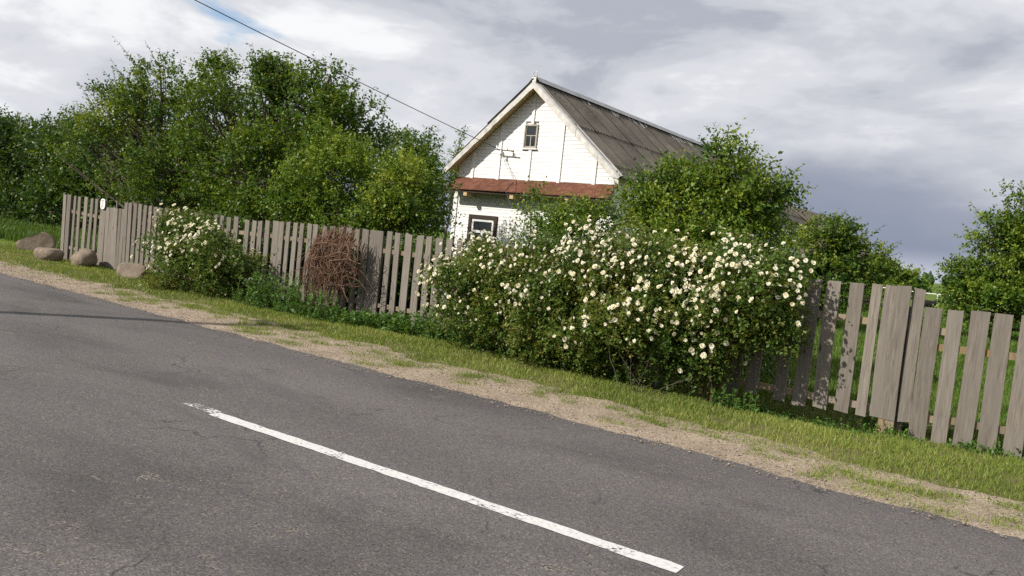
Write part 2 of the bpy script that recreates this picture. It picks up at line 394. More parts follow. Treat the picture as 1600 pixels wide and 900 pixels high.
def ground_mat():
    t = NT('grassy_ground'); v = t.coord('World'); n = t.noise(v, 0.7, 6, 0.6); f = t.noise(v, 16, 6, 0.7); far = t.noise(t.coord('World', (0.02, 0.02, 1)), 1.0, 5, 0.6)
    c = t.ramp(n, [(0.3, (0.060, 0.085, 0.018)), (0.55, (0.085, 0.130, 0.022)), (0.75, (0.115, 0.150, 0.030))])
    c = t.mix(t.ramp(f, [(0.45, 0.0), (0.75, 0.65)]), c, (0.10, 0.085, 0.045))
    c = t.mix(t.ramp(far, [(0.4, 0.0), (0.65, 0.7)]), c, (0.105, 0.165, 0.022))
    sy = t.n('ShaderNodeSeparateXYZ'); t.l(v, sy.inputs[0])
    soil = t.ramp(t.noise(v, 5, 5, 0.65), [(0.35, (0.13, 0.105, 0.060)), (0.65, (0.125, 0.130, 0.045))])
    c = t.mix(t.ramp(t.math('MULTIPLY', t.math('ADD', sy.outputs[1], t.math('MULTIPLY', n, 1.5)), 0.05), [(0.53, 1.0), (0.60, 0.0)]), c, soil)
    return t.done(t.bsdf(c, 0.95, 0.1, bump=f, bstr=0.8, bdist=0.04))
M_ground = ground_mat()

# ------------------------------------------------------------------ the lie of the land
EX = [-400, -60, -16, -9.6, -6.2, -3.4, -1.1, 0.1, 4, 60, 300]
EY = [33, 9.9, 7.25, 6.86, 6.64, 6.56, 6.36, 6.33, 6.2, 5.0, 0.0]
FX = [-60, -20.3, -16.5, -8, -1.1, 0.4, 3, 30]
FY = [12.3, 10.3, 10.0, 9.75, 9.15, 9.2, 9.15, 8]
def edge_y(x): return np.interp(x, EX, EY)
def fence_y(x): return np.interp(x, FX, FY)
def sstep(a, b, x): t = np.clip((x - a) / (b - a), 0, 1); return t * t * (3 - 2 * t)
def ground_z(x, y):
    x = np.asarray(x, float); y = np.asarray(y, float)
    d = y - edge_y(x)
    z = -0.075 + 0.055 * sstep(-0.3, 0.15, d) + 0.05 * sstep(0.3, 1.5, d) - 0.03 * sstep(1.7, 2.8, d)
    near = np.where(d < -6.4, 1.0, 0.0); z = np.where(d < -5.2, -0.075 + 0.06 * sstep(-5.4, -6.2, d) * 1.0, z)
    ditch = 0.13 * np.exp(-((y - fence_y(x) + 0.05) / 0.42) ** 2) * sstep(-5.5, -3.8, x) * (1 - sstep(-1.5, -1.05, x))
    rough = (fbm(np.stack([x * 1.3, y * 1.3], -1), 5, 3) - 0.5) * 0.05 * sstep(0.7, 1.8, d) * (1 - sstep(60, 120, y))
    return z - ditch + rough
def axis(core0, core1, step, far0, far1):
    a = list(np.arange(core0, core1 + 1e-6, step)); s = step; p = core1
    while p < far1: s *= 1.22; p += s; a.append(min(p, far1))
    s = step; p = core0; b = []
    while p > far0: s *= 1.22; p -= s; b.append(max(p, far0))
    return np.array(b[::-1] + a)
def sheet(name, xs, ys, zf, mat, kind='structure', parent=None):
    X, Y = np.meshgrid(xs, ys); Z = zf(X, Y); n, m = X.shape
    V = np.stack([X, Y, Z], -1).reshape(-1, 3); i = np.arange(n - 1)[:, None] * m + np.arange(m - 1)[None]
    F = np.stack([i, i + 1, i + m + 1, i + m], -1).reshape(-1, 4)
    o = link(name, np_mesh(name, V, F, True), mat, parent)
    if kind: o['kind'] = kind
    return o
sheet('ground', axis(-24, 4, 0.16, -5000, 5000), axis(5.5, 13, 0.13, -3000, 9000), ground_z, M_ground)
def strip(name, xs, lo, hi, nrow, zf, mat):
    V, F = [], []
    for k in range(nrow + 1):
        t = k / nrow; y = lo(xs) * (1 - t) + hi(xs) * t; V.append(np.stack([xs, y, zf(xs, y, t)], -1))
    m = len(xs); V = np.concatenate(V); i = np.arange(nrow)[:, None] * m + np.arange(m - 1)[None]
    F = np.stack([i, i + 1, i + m + 1, i + m], -1).reshape(-1, 4)
    o = link(name, np_mesh(name, V, F, True), mat); o['kind'] = 'structure'; return o
xs_road = axis(-22, 3, 0.06, -380, 200)
def ragged(x, s, amp): return (fbm(np.stack([x * 2.3, x * 0 + s], -1), s, 5) - 0.5) * amp
road = strip('road', xs_road, lambda x: edge_y(x) - 5.2 + ragged(x, 3, 0.2), lambda x: edge_y(x) + ragged(x, 9, 0.20) + ragged(x * 5, 13, 0.07), 14,
             lambda x, y, t: 0.0 - 0.014 * (t == 1) - 0.014 * (t == 0) + x * 0, M_asphalt)
tag(road, 'grey patched asphalt road')
def shoulder_in(x): return edge_y(x) + 0.60 + ragged(x * 0.5, 21, 0.7) + ragged(x, 23, 0.35)
def shoulder_out(x): return edge_y(x) + 1.02 + ragged(x * 0.5, 21, 0.7) + ragged(x, 23, 0.35)
shoulder = strip('road_shoulder', xs_road, lambda x: edge_y(x) - 0.22, shoulder_out, 12,
                 lambda x, y, t: np.maximum(ground_z(x, y) + 0.012, -0.016) * 1.0 + (fbm(np.stack([x * 6, y * 6], -1), 31, 3) - 0.5) * 0.02 * (t > 0.25) - 0.03 * (t == 1) - 0.02 * (t == 0), M_sand)
tag(shoulder, 'sandy gravel shoulder beside the asphalt')
def dash(name, x0, x1, yc, w, mat):
    xs = np.arange(x0, x1, 0.03); a = ragged(xs * 3, 41, 0.022); b = ragged(xs * 3, 47, 0.022); c = yc(xs)
    V = np.concatenate([np.stack([xs, c - w / 2 + a, xs * 0 + 0.004], -1), np.stack([xs, c + w / 2 + b, xs * 0 + 0.004], -1)])
    m = len(xs); i = np.arange(m - 1); F = np.stack([i, i + 1, i + m + 1, i + m], -1)
    o = link(name, np_mesh(name, V, F), mat); o['kind'] = 'structure'; return o
dash('road_marking', -5.22, -1.33, lambda x: 3.955 - 0.012 * (x + 3), 0.115, M_paint)
dash('worn_road_marking', -5.62, -5.2, lambda x: 3.985 - 0.012 * (x + 3) + 0.03 * (-5.2 - x), 0.11, M_paint_worn)

# gravel crumbs on the shoulder: nobody could count them
def gravel():
    n = 9000; x = RNG.uniform(-18, 3.5, n); t = RNG.random(n) ** 1.5
    y = edge_y(x) - 0.16 + t * 1.1 + RNG.normal(0, 0.05, n); r = 0.003 + 0.010 * RNG.random(n) ** 2.5; z = np.where(y < edge_y(x) + 0.05, 0.0, np.maximum(ground_z(x, y) + 0.012, -0.014)) + r * 0.3
    O = np.array([(1, 0, 0), (-1, 0, 0), (0, 1, 0), (0, -1, 0), (0, 0, 1), (0, 0, -1)], float)
    V = O[None] * r[:, None, None] * RNG.uniform(0.6, 1.3, (n, 6, 1)) * np.array([1.2, 1, 0.7]) + np.stack([x, y, z], -1)[:, None]
    f = np.array([(0, 2, 4), (2, 1, 4), (1, 3, 4), (3, 0, 4), (2, 0, 5), (1, 2, 5), (3, 1, 5), (0, 3, 5)])
    F = (np.arange(n)[:, None, None] * 6 + f[None]).reshape(-1, 3)
    o = link('gravel', np_mesh('gravel', V.reshape(-1, 3), F), simple('gravel_stone', (0.22, 0.18, 0.145), 0.9, var=0.5, scale=9))
    tag(o, 'fine gravel crumbs scattered on the sandy shoulder', 'gravel', kind='stuff')
gravel()

# ------------------------------------------------------------------ foliage builders
def leaf_quads(P, D, Nn, size, width=0.5):
    """P base points, D directions, Nn approximate normals, size lengths -> quads folded along the midrib"""
    S = unit(np.cross(D, Nn)); Nn = np.cross(S, D); n = len(P)
    s = size[:, None]
    V = np.stack([P, P + D * s * 0.45 + S * s * width / 2 + Nn * s * 0.10, P + D * s, P + D * s * 0.45 - S * s * width / 2 + Nn * s * 0.10], 1).reshape(-1, 3)
    return V, np.arange(n * 4).reshape(-1, 4)
def shoot_leaves(rng, P, D, L, per, leaf, width=0.55, droop=0.12, flat=0.7, tone=None):
    n = len(P)
    t = np.clip((np.arange(per) + 0.6)[None] / per + rng.uniform(-0.08, 0.08, (n, per)), 0.02, 1.05)
    pos = P[:, None] + D[:, None] * (L[:, None] * t)[..., None]
    pos[..., 2] -= droop * (t ** 2) * L[:, None]
    rnd = unit(rng.normal(size=(n, per, 3)))
    perp = unit(np.cross(np.broadcast_to(D[:, None], rnd.shape), rnd))
    ld = unit(D[:, None] * 0.45 + perp * 0.9 + rng.normal(size=(n, per, 3)) * 0.2 + np.array([0, 0, 0.05]))
    nn = unit(np.array([0, 0, flat]) + rng.normal(size=(n, per, 3)) * 0.45)
    sz = leaf * rng.uniform(0.55, 1.2, (n, per)) * (1 - 0.25 * t)
    tint = np.clip((0.46 if tone is None else tone[:, None]) + rng.normal(0, 0.13, (n, 1)) + rng.normal(0, 0.12, (n, per)) + (t - 0.5) * 0.25, 0, 1)
    return pos.reshape(-1, 3), ld.reshape(-1, 3), nn.reshape(-1, 3), sz.ravel(), tint.ravel()
def crown_mesh(name, packs, width=0.55):
    P = np.concatenate([p[0] for p in packs]); D = np.concatenate([p[1] for p in packs]); Nn = np.concatenate([p[2] for p in packs])
    S = np.concatenate([p[3] for p in packs]); T = np.concatenate([p[4] for p in packs])
    V, F = leaf_quads(P, D, Nn, S, width)
    return np_mesh(name, V, F, False, {'tint': np.repeat(T, 4)})
def lobe_points(rng, lobes, n, seed, shell=0.38, rough=0.35, nsub=17, core=0.13):
    """points gathered in leafy clumps that ride on the surface of big ellipsoid lobes; returns position, outward normal, lobe index, relative radius"""
    subs = []
    for i, l in enumerate(lobes):
        C, R, w = np.array(l[0], float), np.array(l[1], float), (l[2] if len(l) > 2 else 1.0)
        subs.append((C, R * 0.8, w * core * np.prod(R) ** (2 / 3), i, 0.0))
        d = unit(rng.normal(size=(nsub, 3))); lump = 1 + rough * (fbm(d * 1.7 + i * 9.3 + seed, seed, 2) - 0.5) * 2
        for k in range(nsub):
            r = np.minimum(R, R.mean()) * rng.uniform(0.20, 0.42)
            subs.append((C + d[k] * (R - r * 0.45) * rng.uniform(0.66, 1.0) * lump[k], r * np.array([1.1, 1.1, 0.85]), w * np.prod(r) ** (2 / 3) * rng.uniform(0.7, 1.3), i, 1.0))
    w = np.array([q[2] for q in subs]); w /= w.sum()
    si = rng.choice(len(subs), n, p=w)
    C = np.array([q[0] for q in subs])[si]; R = np.array([q[1] for q in subs])[si]; li = np.array([q[3] for q in subs])[si]; outer = np.array([q[4] for q in subs])[si]
    d = unit(rng.normal(size=(n, 3))); u = rng.random(n) ** shell
    P = C + d * R * u[:, None]
    LC = np.array([l[0] for l in lobes])[li]
    tone = np.clip(rng.normal(0.46, 0.19, len(subs)), 0.05, 0.9)[si]
    return P, unit(d + 0.8 * unit(P - LC)), li, u * np.where(outer > 0, 1, 0.5), tone
def make_tree(name, label, base, lobes, nshoot, per, leaf, mat, seed, cat='tree', group=None, trunk_r=0.12, stems=1, shoot=(0.22, 0.5), up=0.5,
              spikes=0, spike_len=(0.5, 0.9), zmin=0.1, width=0.55, barkm=None, limbs=26, shell=0.38, rough=0.35, gaps=0.30, spike_dir=(0, 0, 1)):
    rng = np.random.default_rng(seed); base = np.array(base, float)
    P, Nr, li, u, tone = lobe_points(rng, lobes, int(nshoot * 1.3), seed, shell, rough)
    keep = (P[:, 2] > zmin) & (fbm(P * 1.25 + 3.3, seed + 11, 2) > gaps - 0.06)
    P, Nr, li, u, tone = P[keep][:nshoot], Nr[keep][:nshoot], li[keep][:nshoot], u[keep][:nshoot], tone[keep][:nshoot]
    n = len(P); D = unit(Nr * 0.7 + np.array([0, 0, up]) + rng.normal(size=(n, 3)) * 0.35); L = rng.uniform(*shoot, n)
    leaf *= 1.38
    packs = [shoot_leaves(rng, P, D, L, per, leaf, tone=tone)]
    br = Tubes()
    if spikes:
        cand = np.where((u > 0.8) & (Nr[:, 2] > 0.15))[0]
        if len(cand):
            spikes = int(spikes * 0.55); s = rng.choice(cand, spikes); Ls = rng.uniform(*spike_len, spikes) * 0.75
            Ds = unit(Nr[s] * 0.45 + np.array(spike_dir) * 0.9 + rng.normal(size=(spikes, 3)) * 0.18)
            packs.append(shoot_leaves(rng, P[s], Ds, Ls, int(per * 1.6), leaf * 0.95, droop=0.04))
            for k in range(spikes): br.add(np.stack([P[s[k]], P[s[k]] + Ds[k] * Ls[k] * 0.5, P[s[k]] + Ds[k] * Ls[k]]), [0.009, 0.006, 0.003], 4)
    root = empty(name, base); tag(root, label, cat, group)
    off = base
    me = crown_mesh('crown', packs, width); c = link('crown', me, mat, root)
    c.location = -off
    tk = Tubes(); hubs = []
    for k, l in enumerate(lobes):
        c0 = np.array(l[0]); st = base + np.array([rng.normal() * 0.12 * (stems > 1), rng.normal() * 0.12 * (stems > 1), -0.05])
        mid = st * 0.5 + c0 * 0.5 + np.array([rng.normal() * 0.15, rng.normal() * 0.15, 0.1]); mid[:2] = st[:2] * 0.7 + c0[:2] * 0.3
        end = c0 + np.array([0, 0, l[1][2] * 0.3])
        t = np.linspace(0, 1, 9)[:, None]; path = (1 - t) ** 2 * st + 2 * t * (1 - t) * mid + t ** 2 * end
        path[1:-1] += rng.normal(size=(7, 3)) * 0.03
        tk.add(path, trunk_r * np.linspace(1.0, 0.25, 9) * (0.7 if k else 1.0), 7)
        hubs.append(path)
    for k in rng.choice(n, min(limbs * len(lobes), n), replace=False):
        h = hubs[li[k]]; a = h[rng.integers(3, 9)]; e = P[k]; m = (a + e) / 2 + np.array([0, 0, -0.1]) + rng.normal(size=3) * 0.08
        t = np.linspace(0, 1, 5)[:, None]; path = (1 - t) ** 2 * a + 2 * t * (1 - t) * m + t ** 2 * e
        br.add(path, trunk_r * np.linspace(0.24, 0.05, 5), 4)
    bm = barkm or M_bark
    o = tk.build('trunk', bm, root); o.location = -off
    o = br.build('branches', bm, root); o.location = -off
    return root, (P, Nr, li, u)
def L_(u, v, y, rx, ry, rz, w=1.0):              # a crown lobe whose centre lies at depth y
    p = at(u, v, y); return (p, (rx, ry, rz), w)

# ------------------------------------------------------------------ fence
def picket_mesh(w, h0, h1, th, rng, lean=0.0):
    n = 4; V = []; zs = np.linspace(h0, h1, n + 1); bow = rng.normal() * 0.006
    for k, z in enumerate(zs):
        o = bow * sin(pi * k / n) + lean * (z - h0); ww = w * (1 + rng.normal() * 0.012)
        dz = rng.normal(0, 0.006) if k in (0, n) else 0
        V += [(-ww / 2 + o, -th / 2, z + dz), (ww / 2 + o, -th / 2, z - dz), (ww / 2 + o, th / 2, z - dz), (-ww / 2 + o, th / 2, z + dz)]
    F = [(0, 3, 2, 1), tuple(4 * n + i for i in (0, 1, 2, 3))]
    for k in range(n):
        b = 4 * k
        for i in range(4): j = (i + 1) % 4; F.append((b + i, b + j, b + 4 + j, b + 4 + i))
    return V, F
frng = np.random.default_rng(12)
def fence_dir(x):
    d = fence_y(x + 0.1) - fence_y(x - 0.1); return math.atan2(d, 0.2)
def picket(root, x, w, top, bot, th=0.022, mat=None, name='picket', dy=0.0, lean=None):
    V, F = picket_mesh(w, bot, top, th, frng, frng.normal() * 0.006 if lean is None else lean)
    ox, oy, oz = root.location
    return mesh(name, V, F, mat or M_picket, root, (x - ox, fence_y(x) + dy - oy, 0), (frng.normal() * 0.008, 0, fence_dir(x) + frng.normal() * 0.02))
def rail(root, x0, x1, z0, z1, hgt=0.07, th=0.04, dy=0.034, mat=None):
    n = max(2, int(abs(x1 - x0) / 1.0)); xs = np.linspace(x0, x1, n + 1); V = []; ox, oy, oz = root.location
    for k, x in enumerate(xs):
        y = fence_y(x) + dy - oy; z = z0 + (z1 - z0) * k / n
        V += [(x - ox, y - th / 2, z - hgt / 2), (x - ox, y + th / 2, z - hgt / 2), (x - ox, y + th / 2, z + hgt / 2), (x - ox, y - th / 2, z + hgt / 2)]
    F = [(0, 3, 2, 1), tuple(4 * n + i for i in (0, 1, 2, 3))]
    for k in range(n):
        b = 4 * k
        for i in range(4): j = (i + 1) % 4; F.append((b + i, b + j, b + 4 + j, b + 4 + i))
    return mesh('rail', V, F, mat or M_rail, root)
def post(root, x, z, w=0.1, d=0.1, dy=0.1, mat=None):
    V, F = box(-w / 2, w / 2, -d / 2, d / 2, -0.3, z); ox, oy, oz = root.location
    return mesh('post', V, F, mat or M_post, root, (x - ox, fence_y(x) + dy - oy, 0), (0, 0, fence_dir(x)))
# the short piece left of the gate
fa = empty('picket_fence', (-18.6, fence_y(-18.6), 0)); tag(fa, 'short grey picket fence end left of the gate, beside the boulders', 'fence', 'weathered picket fences')
for x, w, t in [(-19.58, 0.15, 1.53), (-19.36, 0.19, 1.54), (-19.08, 0.11, 1.52), (-18.81, 0.13, 1.52), (-18.53, 0.15, 1.53), (-18.27, 0.13, 1.51), (-17.99, 0.12, 1.51)]:
    picket(fa, x, w, t, 0.0)
rail(fa, -19.5, -17.7, 1.16, 1.10); rail(fa, -19.5, -17.7, 0.30, 0.24); post(fa, -19.46, 1.45); post(fa, -17.78, 1.3, dy=0.11)
# gate
ga = empty('gate', (-17.1, fence_y(-17.1), 0)); tag(ga, 'closed gate of tight grey planks, lower than the pickets beside it', 'gate')
picket(ga, -17.63, 0.26, 1.51, -0.03, th=0.03, name='gate_post_board', dy=-0.012)
gx = [(-17.42, 0.155), (-17.26, 0.15), (-17.115, 0.13), (-16.99, 0.11), (-16.875, 0.12), (-16.745, 0.135)]
for k, (x, w) in enumerate(gx): picket(ga, x, w, 1.35 + 0.006 * (k % 3), 0.02, name='plank', lean=0.0)
for x in (-17.17, -16.73): picket(ga, x, 0.035, 1.52, 0.5, th=0.03, name='stake', dy=0.06, lean=0.0)
rail(ga, -17.5, -16.7, 1.12, 1.12); rail(ga, -17.5, -16.7, 0.35, 0.35)
# house number plate
def plate():
    r = empty('house_number_plate', at(161.2, 318.6, fence_y(-17.63) - 0.05), fence_dir(-17.6)); tag(r, 'small white oval number plate nailed to the gate post', 'sign')
    n = 20; w, h, th = 0.105, 0.115, 0.012; V = []
    for yy in (-th, 0):
        for k in range(n):
            a = 2 * pi * k / n; c, s = cos(a), sin(a); V.append((w * np.sign(c) * abs(c) ** 0.6, yy, h * np.sign(s) * abs(s) ** 0.7))
    F = [tuple(range(n)), tuple(range(2 * n - 1, n - 1, -1))] + [(k, n + k, n + (k + 1) % n, (k + 1) % n) for k in range(n)]
    mesh('plate', V, F, simple('enamel_white', (0.78, 0.77, 0.74), 0.35, 0.5, 0, 0.05), r)
    black = simple('enamel_black', (0.05, 0.05, 0.055), 0.4)
    seg = [[(-0.03, 0.035), (-0.005, 0.052), (0.03, 0.045), (0.035, 0.02), (0.005, -0.02), (-0.03, -0.05), (-0.04, -0.066)], [(-0.04, -0.066), (0.0, -0.070), (0.035, -0.066)]]
    m = Tubes()
    for s in seg: m.add(np.array([(x, -th - 0.001, z) for x, z in s]), 0.006, 5)
    m.build('digit', black, r)
    b = Tubes()
    b.add(np.array([(-0.06, -th - 0.001, 0.075), (-0.02, -th - 0.001, 0.078), (0.01, -th - 0.001, 0.075)]), 0.006, 5); b.add(np.array([(0.025, -th - 0.001, 0.075), (0.06, -th - 0.001, 0.075)]), 0.006, 5)
    b.build('lettering', black, r)
plate()
# the long piece between gate and the step
fb = empty('picket_fence', (-9.0, fence_y(-9.0), 0)); tag(fb, 'long weathered grey picket fence running behind the white rose bushes', 'fence', 'weathered picket fences')
known = [(-16.58, .13, 1.50), (-16.42, .13, 1.51), (-16.25, .13, 1.50), (-16.06, .12, 1.5), (-15.87, .12, 1.49), (-15.68, .11, 1.49), (-15.48, .12, 1.48)]
x = -15.28
while x < -12.6: known.append((x, frng.uniform(0.10, 0.135), 1.46 + frng.normal() * 0.015)); x += frng.uniform(0.19, 0.225)
known += [(-12.44, .12, 1.43), (-12.23, .12, 1.43), (-12.03, .12, 1.44), (-11.83, .12, 1.46), (-11.62, .17, 1.47), (-11.45, .12, 1.47), (-11.27, .10, 1.48), (-11.08, .11, 1.48), (-10.91, .10, 1.48), (-10.72, .11, 1.49),
          (-10.53, .12, 1.49), (-10.33, .11, 1.48), (-10.12, .12, 1.49), (-9.92, .11, 1.49), (-9.72, .12, 1.50), (-9.52, .11, 1.49), (-9.32, .14, 1.50), (-9.08, .29, 1.50), (-8.79, .115, 1.51), (-8.59, .11, 1.50), (-8.37, .145, 1.50), (-8.13, .14, 1.50), (-7.92, .12, 1.50), (-7.71, .14, 1.49), (-7.50, .125, 1.49), (-7.29, .12, 1.49), (-7.09, .12, 1.49)]
x = -6.88
while x < -2.4: known.append((x, frng.uniform(0.11, 0.15), 1.49 + frng.normal() * 0.012)); x += frng.uniform(0.205, 0.235)
for x, w, t in known: picket(fb, x, w, t, 0.08 + frng.random() * 0.05)
for x, w, t, b in [(-2.28, .13, 1.5, .10), (-2.06, .145, 1.505, .09), (-1.83, .145, 1.51, .11), (-1.605, .145, 1.515, .12), (-1.405, .100, 1.525, .12), (-1.258, .115, 1.528, .14)]: picket(fb, x, w, t, b)
picket(fb, -1.138, .145, 1.54, .14, dy=-0.03, th=0.025); picket(fb, -0.99, .115, 1.525, .145)
rail(fb, -16.6, -12, 1.17, 1.18); rail(fb, -12, -6, 1.19, 1.18); rail(fb, -6, -0.72, 1.15, 1.12)
rail(fb, -16.6, -12, 0.3, 0.3); rail(fb, -12, -6, 0.3, 0.28); rail(fb, -6, -0.72, 0.22, 0.22)
for x in (-16.5, -14.2, -11.6, -9.08, -6.5, -3.9): post(fb, x, 1.42)
post(fb, -1.09, 1.33, 0.16, 0.12, dy=0.115)
V, F = box(-0.075, 0.075, -0.03, 0.03, -0.25, 0.135); mesh('post_foot', V, F, weathered('brown_post', 0.8, 1.6), fb, (-1.145 + 9.0, fence_y(-1.145) - 0.005 - fence_y(-9.0), 0), (0, 0, fence_dir(-1.1)))
# the lower piece at the right
fc = empty('picket_fence', (-0.3, fence_y(-0.3), 0)); tag(fc, 'lower grey picket fence section at the right edge, beside the sandy verge', 'fence', 'weathered picket fences')
for x, w, t in [(-0.85, .155, 1.35), (-0.65, .14, 1.35), (-0.445, .165, 1.37), (-0.235, .16, 1.37), (-0.02, .165, 1.38), (0.2, .15, 1.38), (0.42, .15, 1.385), (0.63, .15, 1.38), (0.85, .15, 1.38), (1.07, .14, 1.38)] + [(1.29 + 0.215 * k, 0.14 + 0.01 * (k % 3), 1.38 + 0.006 * (k % 2)) for k in range(12)]:
    picket(fc, x, w, t, -0.03)
rail(fc, -0.9, 3.75, 0.955, 1.05, dy=0.036, mat=weathered('orange_rail', 0.9, 2.4)); rail(fc, -0.72, 3.75, 0.24, 0.24, dy=0.036); post(fc, 1.18, 1.3, 0.12); post(fc, 3.6, 1.3, 0.12)

# ------------------------------------------------------------------ house
HX, HY, HR = -12.08, 19.0, radians(-2.5)
house = empty('house', (HX, HY, 0), HR); tag(house, 'white clapboard cottage with steep grey corrugated roof and rusty canopy', 'house')
HW, LEN, ZE, ZP, OVH = 2.62, 16.2, 3.62, 5.84, 0.32           # half width, length, roof height at the wall, ridge, gable overhang
SL = (ZP - ZE) / HW; AL = math.atan(SL)
def clip_poly(poly, a, b, c):                                  # keep a*x + b*z <= c
    out = []
    for i in range(len(poly)):
        p, q = poly[i], poly[(i + 1) % len(poly)]; dp = a * p[0] + b * p[1] - c; dq = a * q[0] + b * q[1] - c
        if dp <= 0: out.append(p)
        if (dp < 0 < dq) or (dq < 0 < dp): t = dp / (dp - dq); out.append((p[0] + (q[0] - p[0]) * t, p[1] + (q[1] - p[1]) * t))
    return out
wall_m = simple('wall_core', (0.55, 0.54, 0.52), 0.9)
core = [(-HW, 0.02, 0), (HW, 0.02, 0), (HW, 0.02, ZE), (0, 0.02, ZP), (-HW, 0.02, ZE)]
core = core + [(x, LEN, z) for x, y, z in core]
wall = mesh('wall', core, [(0, 1, 2, 3, 4), (9, 8, 7, 6, 5), (0, 5, 6, 1), (1, 6, 7, 2), (2, 7, 8, 3), (3, 8, 9, 4), (4, 9, 5, 0)], wall_m, house)
def plank(poly, z0, z1, parent, holes=()):
    if len(poly) < 3: return
    f = lambda z: -0.025 + 0.008 * (z - z0) / (z1 - z0)
    n = len(poly); V = [(x, f(z), z) for x, z in poly] + [(x, 0.018, z) for x, z in poly]
    F = [tuple(range(n)), tuple(range(2 * n - 1, n - 1, -1))] + [(k, n + k, n + (k + 1) % n, (k + 1) % n) for k in range(n)]
    mesh('plank', V, F, M_white, parent)
trims = [-HW, -2.1, -1.16, -0.11, 0.91, 2.02, HW]
AW = (-0.36, 0.08, 4.14, 4.80)                                 # attic window
LW = (-2.04, -1.0, 0.95, 2.18)                                  # lower window
pw = 0.102
z = 3.16
while z < ZP - 0.05:
    z1 = z + pw - 0.003
    for a, b in zip(trims[:-1], trims[1:]):
        cells = [(a, b)]
        if z1 > AW[2] and z < AW[3]:
            cells = [(s, e) for s, e in ((a, min(b, AW[0])), (max(a, AW[1]), b)) if e - s > 0.01]
        for s, e in cells:
            p = [(s + 0.002, z), (e - 0.002, z), (e - 0.002, z1), (s + 0.002, z1)]
            p = clip_poly(clip_poly(p, SL, 1, ZP - 0.02), -SL, 1, ZP - 0.02)
            plank(p, z, z1, wall)
    z += pw
z = 0.45
while z < 3.1:
    z1 = z + pw - 0.003
    cells = [(-HW, 0.0), (0.0, HW)]
    if z1 > LW[2] and z < LW[3]: cells = [(-HW, LW[0]), (LW[1], 0.0), (0.0, HW)]
    for s, e in cells: plank([(s + 0.002, z), (e - 0.002, z), (e - 0.002, z1), (s + 0.002, z1)], z, z1, wall)
    z += pw
V, F = box(-HW - 0.05, HW + 0.05, -0.06, 0.02, -0.1, 0.44); mesh('plinth', V, F, simple('plinth_concrete', (0.28, 0.27, 0.25), 0.9), house)
z = 0.45
while z < ZE - 0.15:                                           # boards of the right-hand side wall
    V, F = box(HW + 0.001, HW + 0.024, 0.0, LEN, z, z + 0.165); mesh('plank', V, F, M_white, wall); z += 0.172
for x in trims[1:-1]:
    top = min(ZP - SL * abs(x) - 0.08, AW[2] if AW[0] < x < AW[1] else 9)
    V, F = box(x - 0.05, x + 0.05, -0.052, -0.02, 3.14, top); mesh('trim_board', V, F, M_white, wall)
V, F = box(-0.17, -0.08, -0.052, -0.02, AW[3] + 0.01, ZP - 0.2); mesh('trim_board', V, F, M_white, wall)
for s in (-1, 1):
    V, F = box(s * HW - 0.07, s * HW + 0.07, -0.05, 0.03, 0.4, 3.1); mesh('corner_board', V, F, M_white, wall)
def window(x0, x1, z0, z1, outer, sash, fw, cross, name):
    w = empty(name, (0, 0, 0), 0, house)
    fr = join(box(x0, x0 + fw, -0.065, 0.03, z0, z1), box(x1 - fw, x1, -0.065, 0.03, z0, z1), box(x0 + fw, x1 - fw, -0.062, 0.03, z1 - fw, z1), box(x0 + fw, x1 - fw, -0.062, 0.03, z0, z0 + fw))
    mesh('frame', *fr, outer, w)
    V, F = box(x0 + 0.005, x1 - 0.005, 0.004, 0.016, z0 + 0.005, z1 - 0.005); mesh('backing', V, F, M_inner, w)
    a, b, c, d = x0 + fw, x1 - fw, z0 + fw, z1 - fw; sw = fw * 0.75
    s = join(box(a, a + sw, -0.036, -0.008, c, d), box(b - sw, b, -0.036, -0.008, c, d), box(a + sw, b - sw, -0.035, -0.008, d - sw, d), box(a + sw, b - sw, -0.035, -0.008, c, c + sw))
    mesh('sash', *s, sash, w)
    a += sw; b -= sw; c += sw; d -= sw; h = c + (d - c) * cross; g = sw * 0.45
    V, F = box(a, b, -0.034, -0.008, h - g, h + g); mesh('glazing_bar', V, F, sash, w)
    m = (a + b) / 2; V, F = box(m - g, m + g, -0.033, -0.008, c, h - g); mesh('glazing_bar', V, F, sash, w)
    for q in ((a, m - g, c, h - g), (m + g, b, c, h - g), (a, b, h + g, d)):
        V, F = box(q[0], q[1], -0.018, -0.014, q[2], q[3]); mesh('pane', V, F, M_glass, w)
    return w
aw = window(*AW, M_oldframe, M_oldframe, 0.035, 0.55, 'window')
V, F = box(AW[0] - 0.04, AW[1] + 0.04, -0.075, -0.02, AW[2] - 0.03, AW[2] - 0.001); mesh('sill', V, F, M_white, aw)
lw = window(*LW, M_darkframe, M_sash, 0.105, 0.66, 'window')
# rusty canopy over the lower wall
can = empty('canopy', (0, 0, 0), 0, house)
nsheet = 10
for k in range(nsheet):
    a = -HW - 0.1 + (2 * HW + 0.2) * k / nsheet; b = -HW - 0.1 + (2 * HW + 0.2) * (k + 1) / nsheet + 0.03; j = frng.normal() * 0.008; lift = 0.004 * (k % 2)
    V = [(a, -0.46 + j, 2.90 + lift), (b, -0.46 + j * 2, 2.90 + lift), (b, -0.03, 3.25 + lift), (a, -0.03, 3.25 + lift)]
    V += [(x, y, z - 0.012) for x, y, z in V] + [(a, -0.47 + j, 2.865), (b, -0.47 + 2 * j, 2.865)]
    mesh('canopy_sheet', V, [(0, 1, 2, 3), (7, 6, 5, 4), (0, 8, 9, 1), (4, 5, 9, 8), (0, 3, 7, 4), (1, 5, 6, 2), (2, 6, 7, 3), (0, 4, 8), (1, 9, 5)], M_rust, can)
V, F = box(-HW - 0.08, HW + 0.08, -0.43, -0.36, 2.79, 2.862); mesh('beam', V, F, M_darkframe, can)
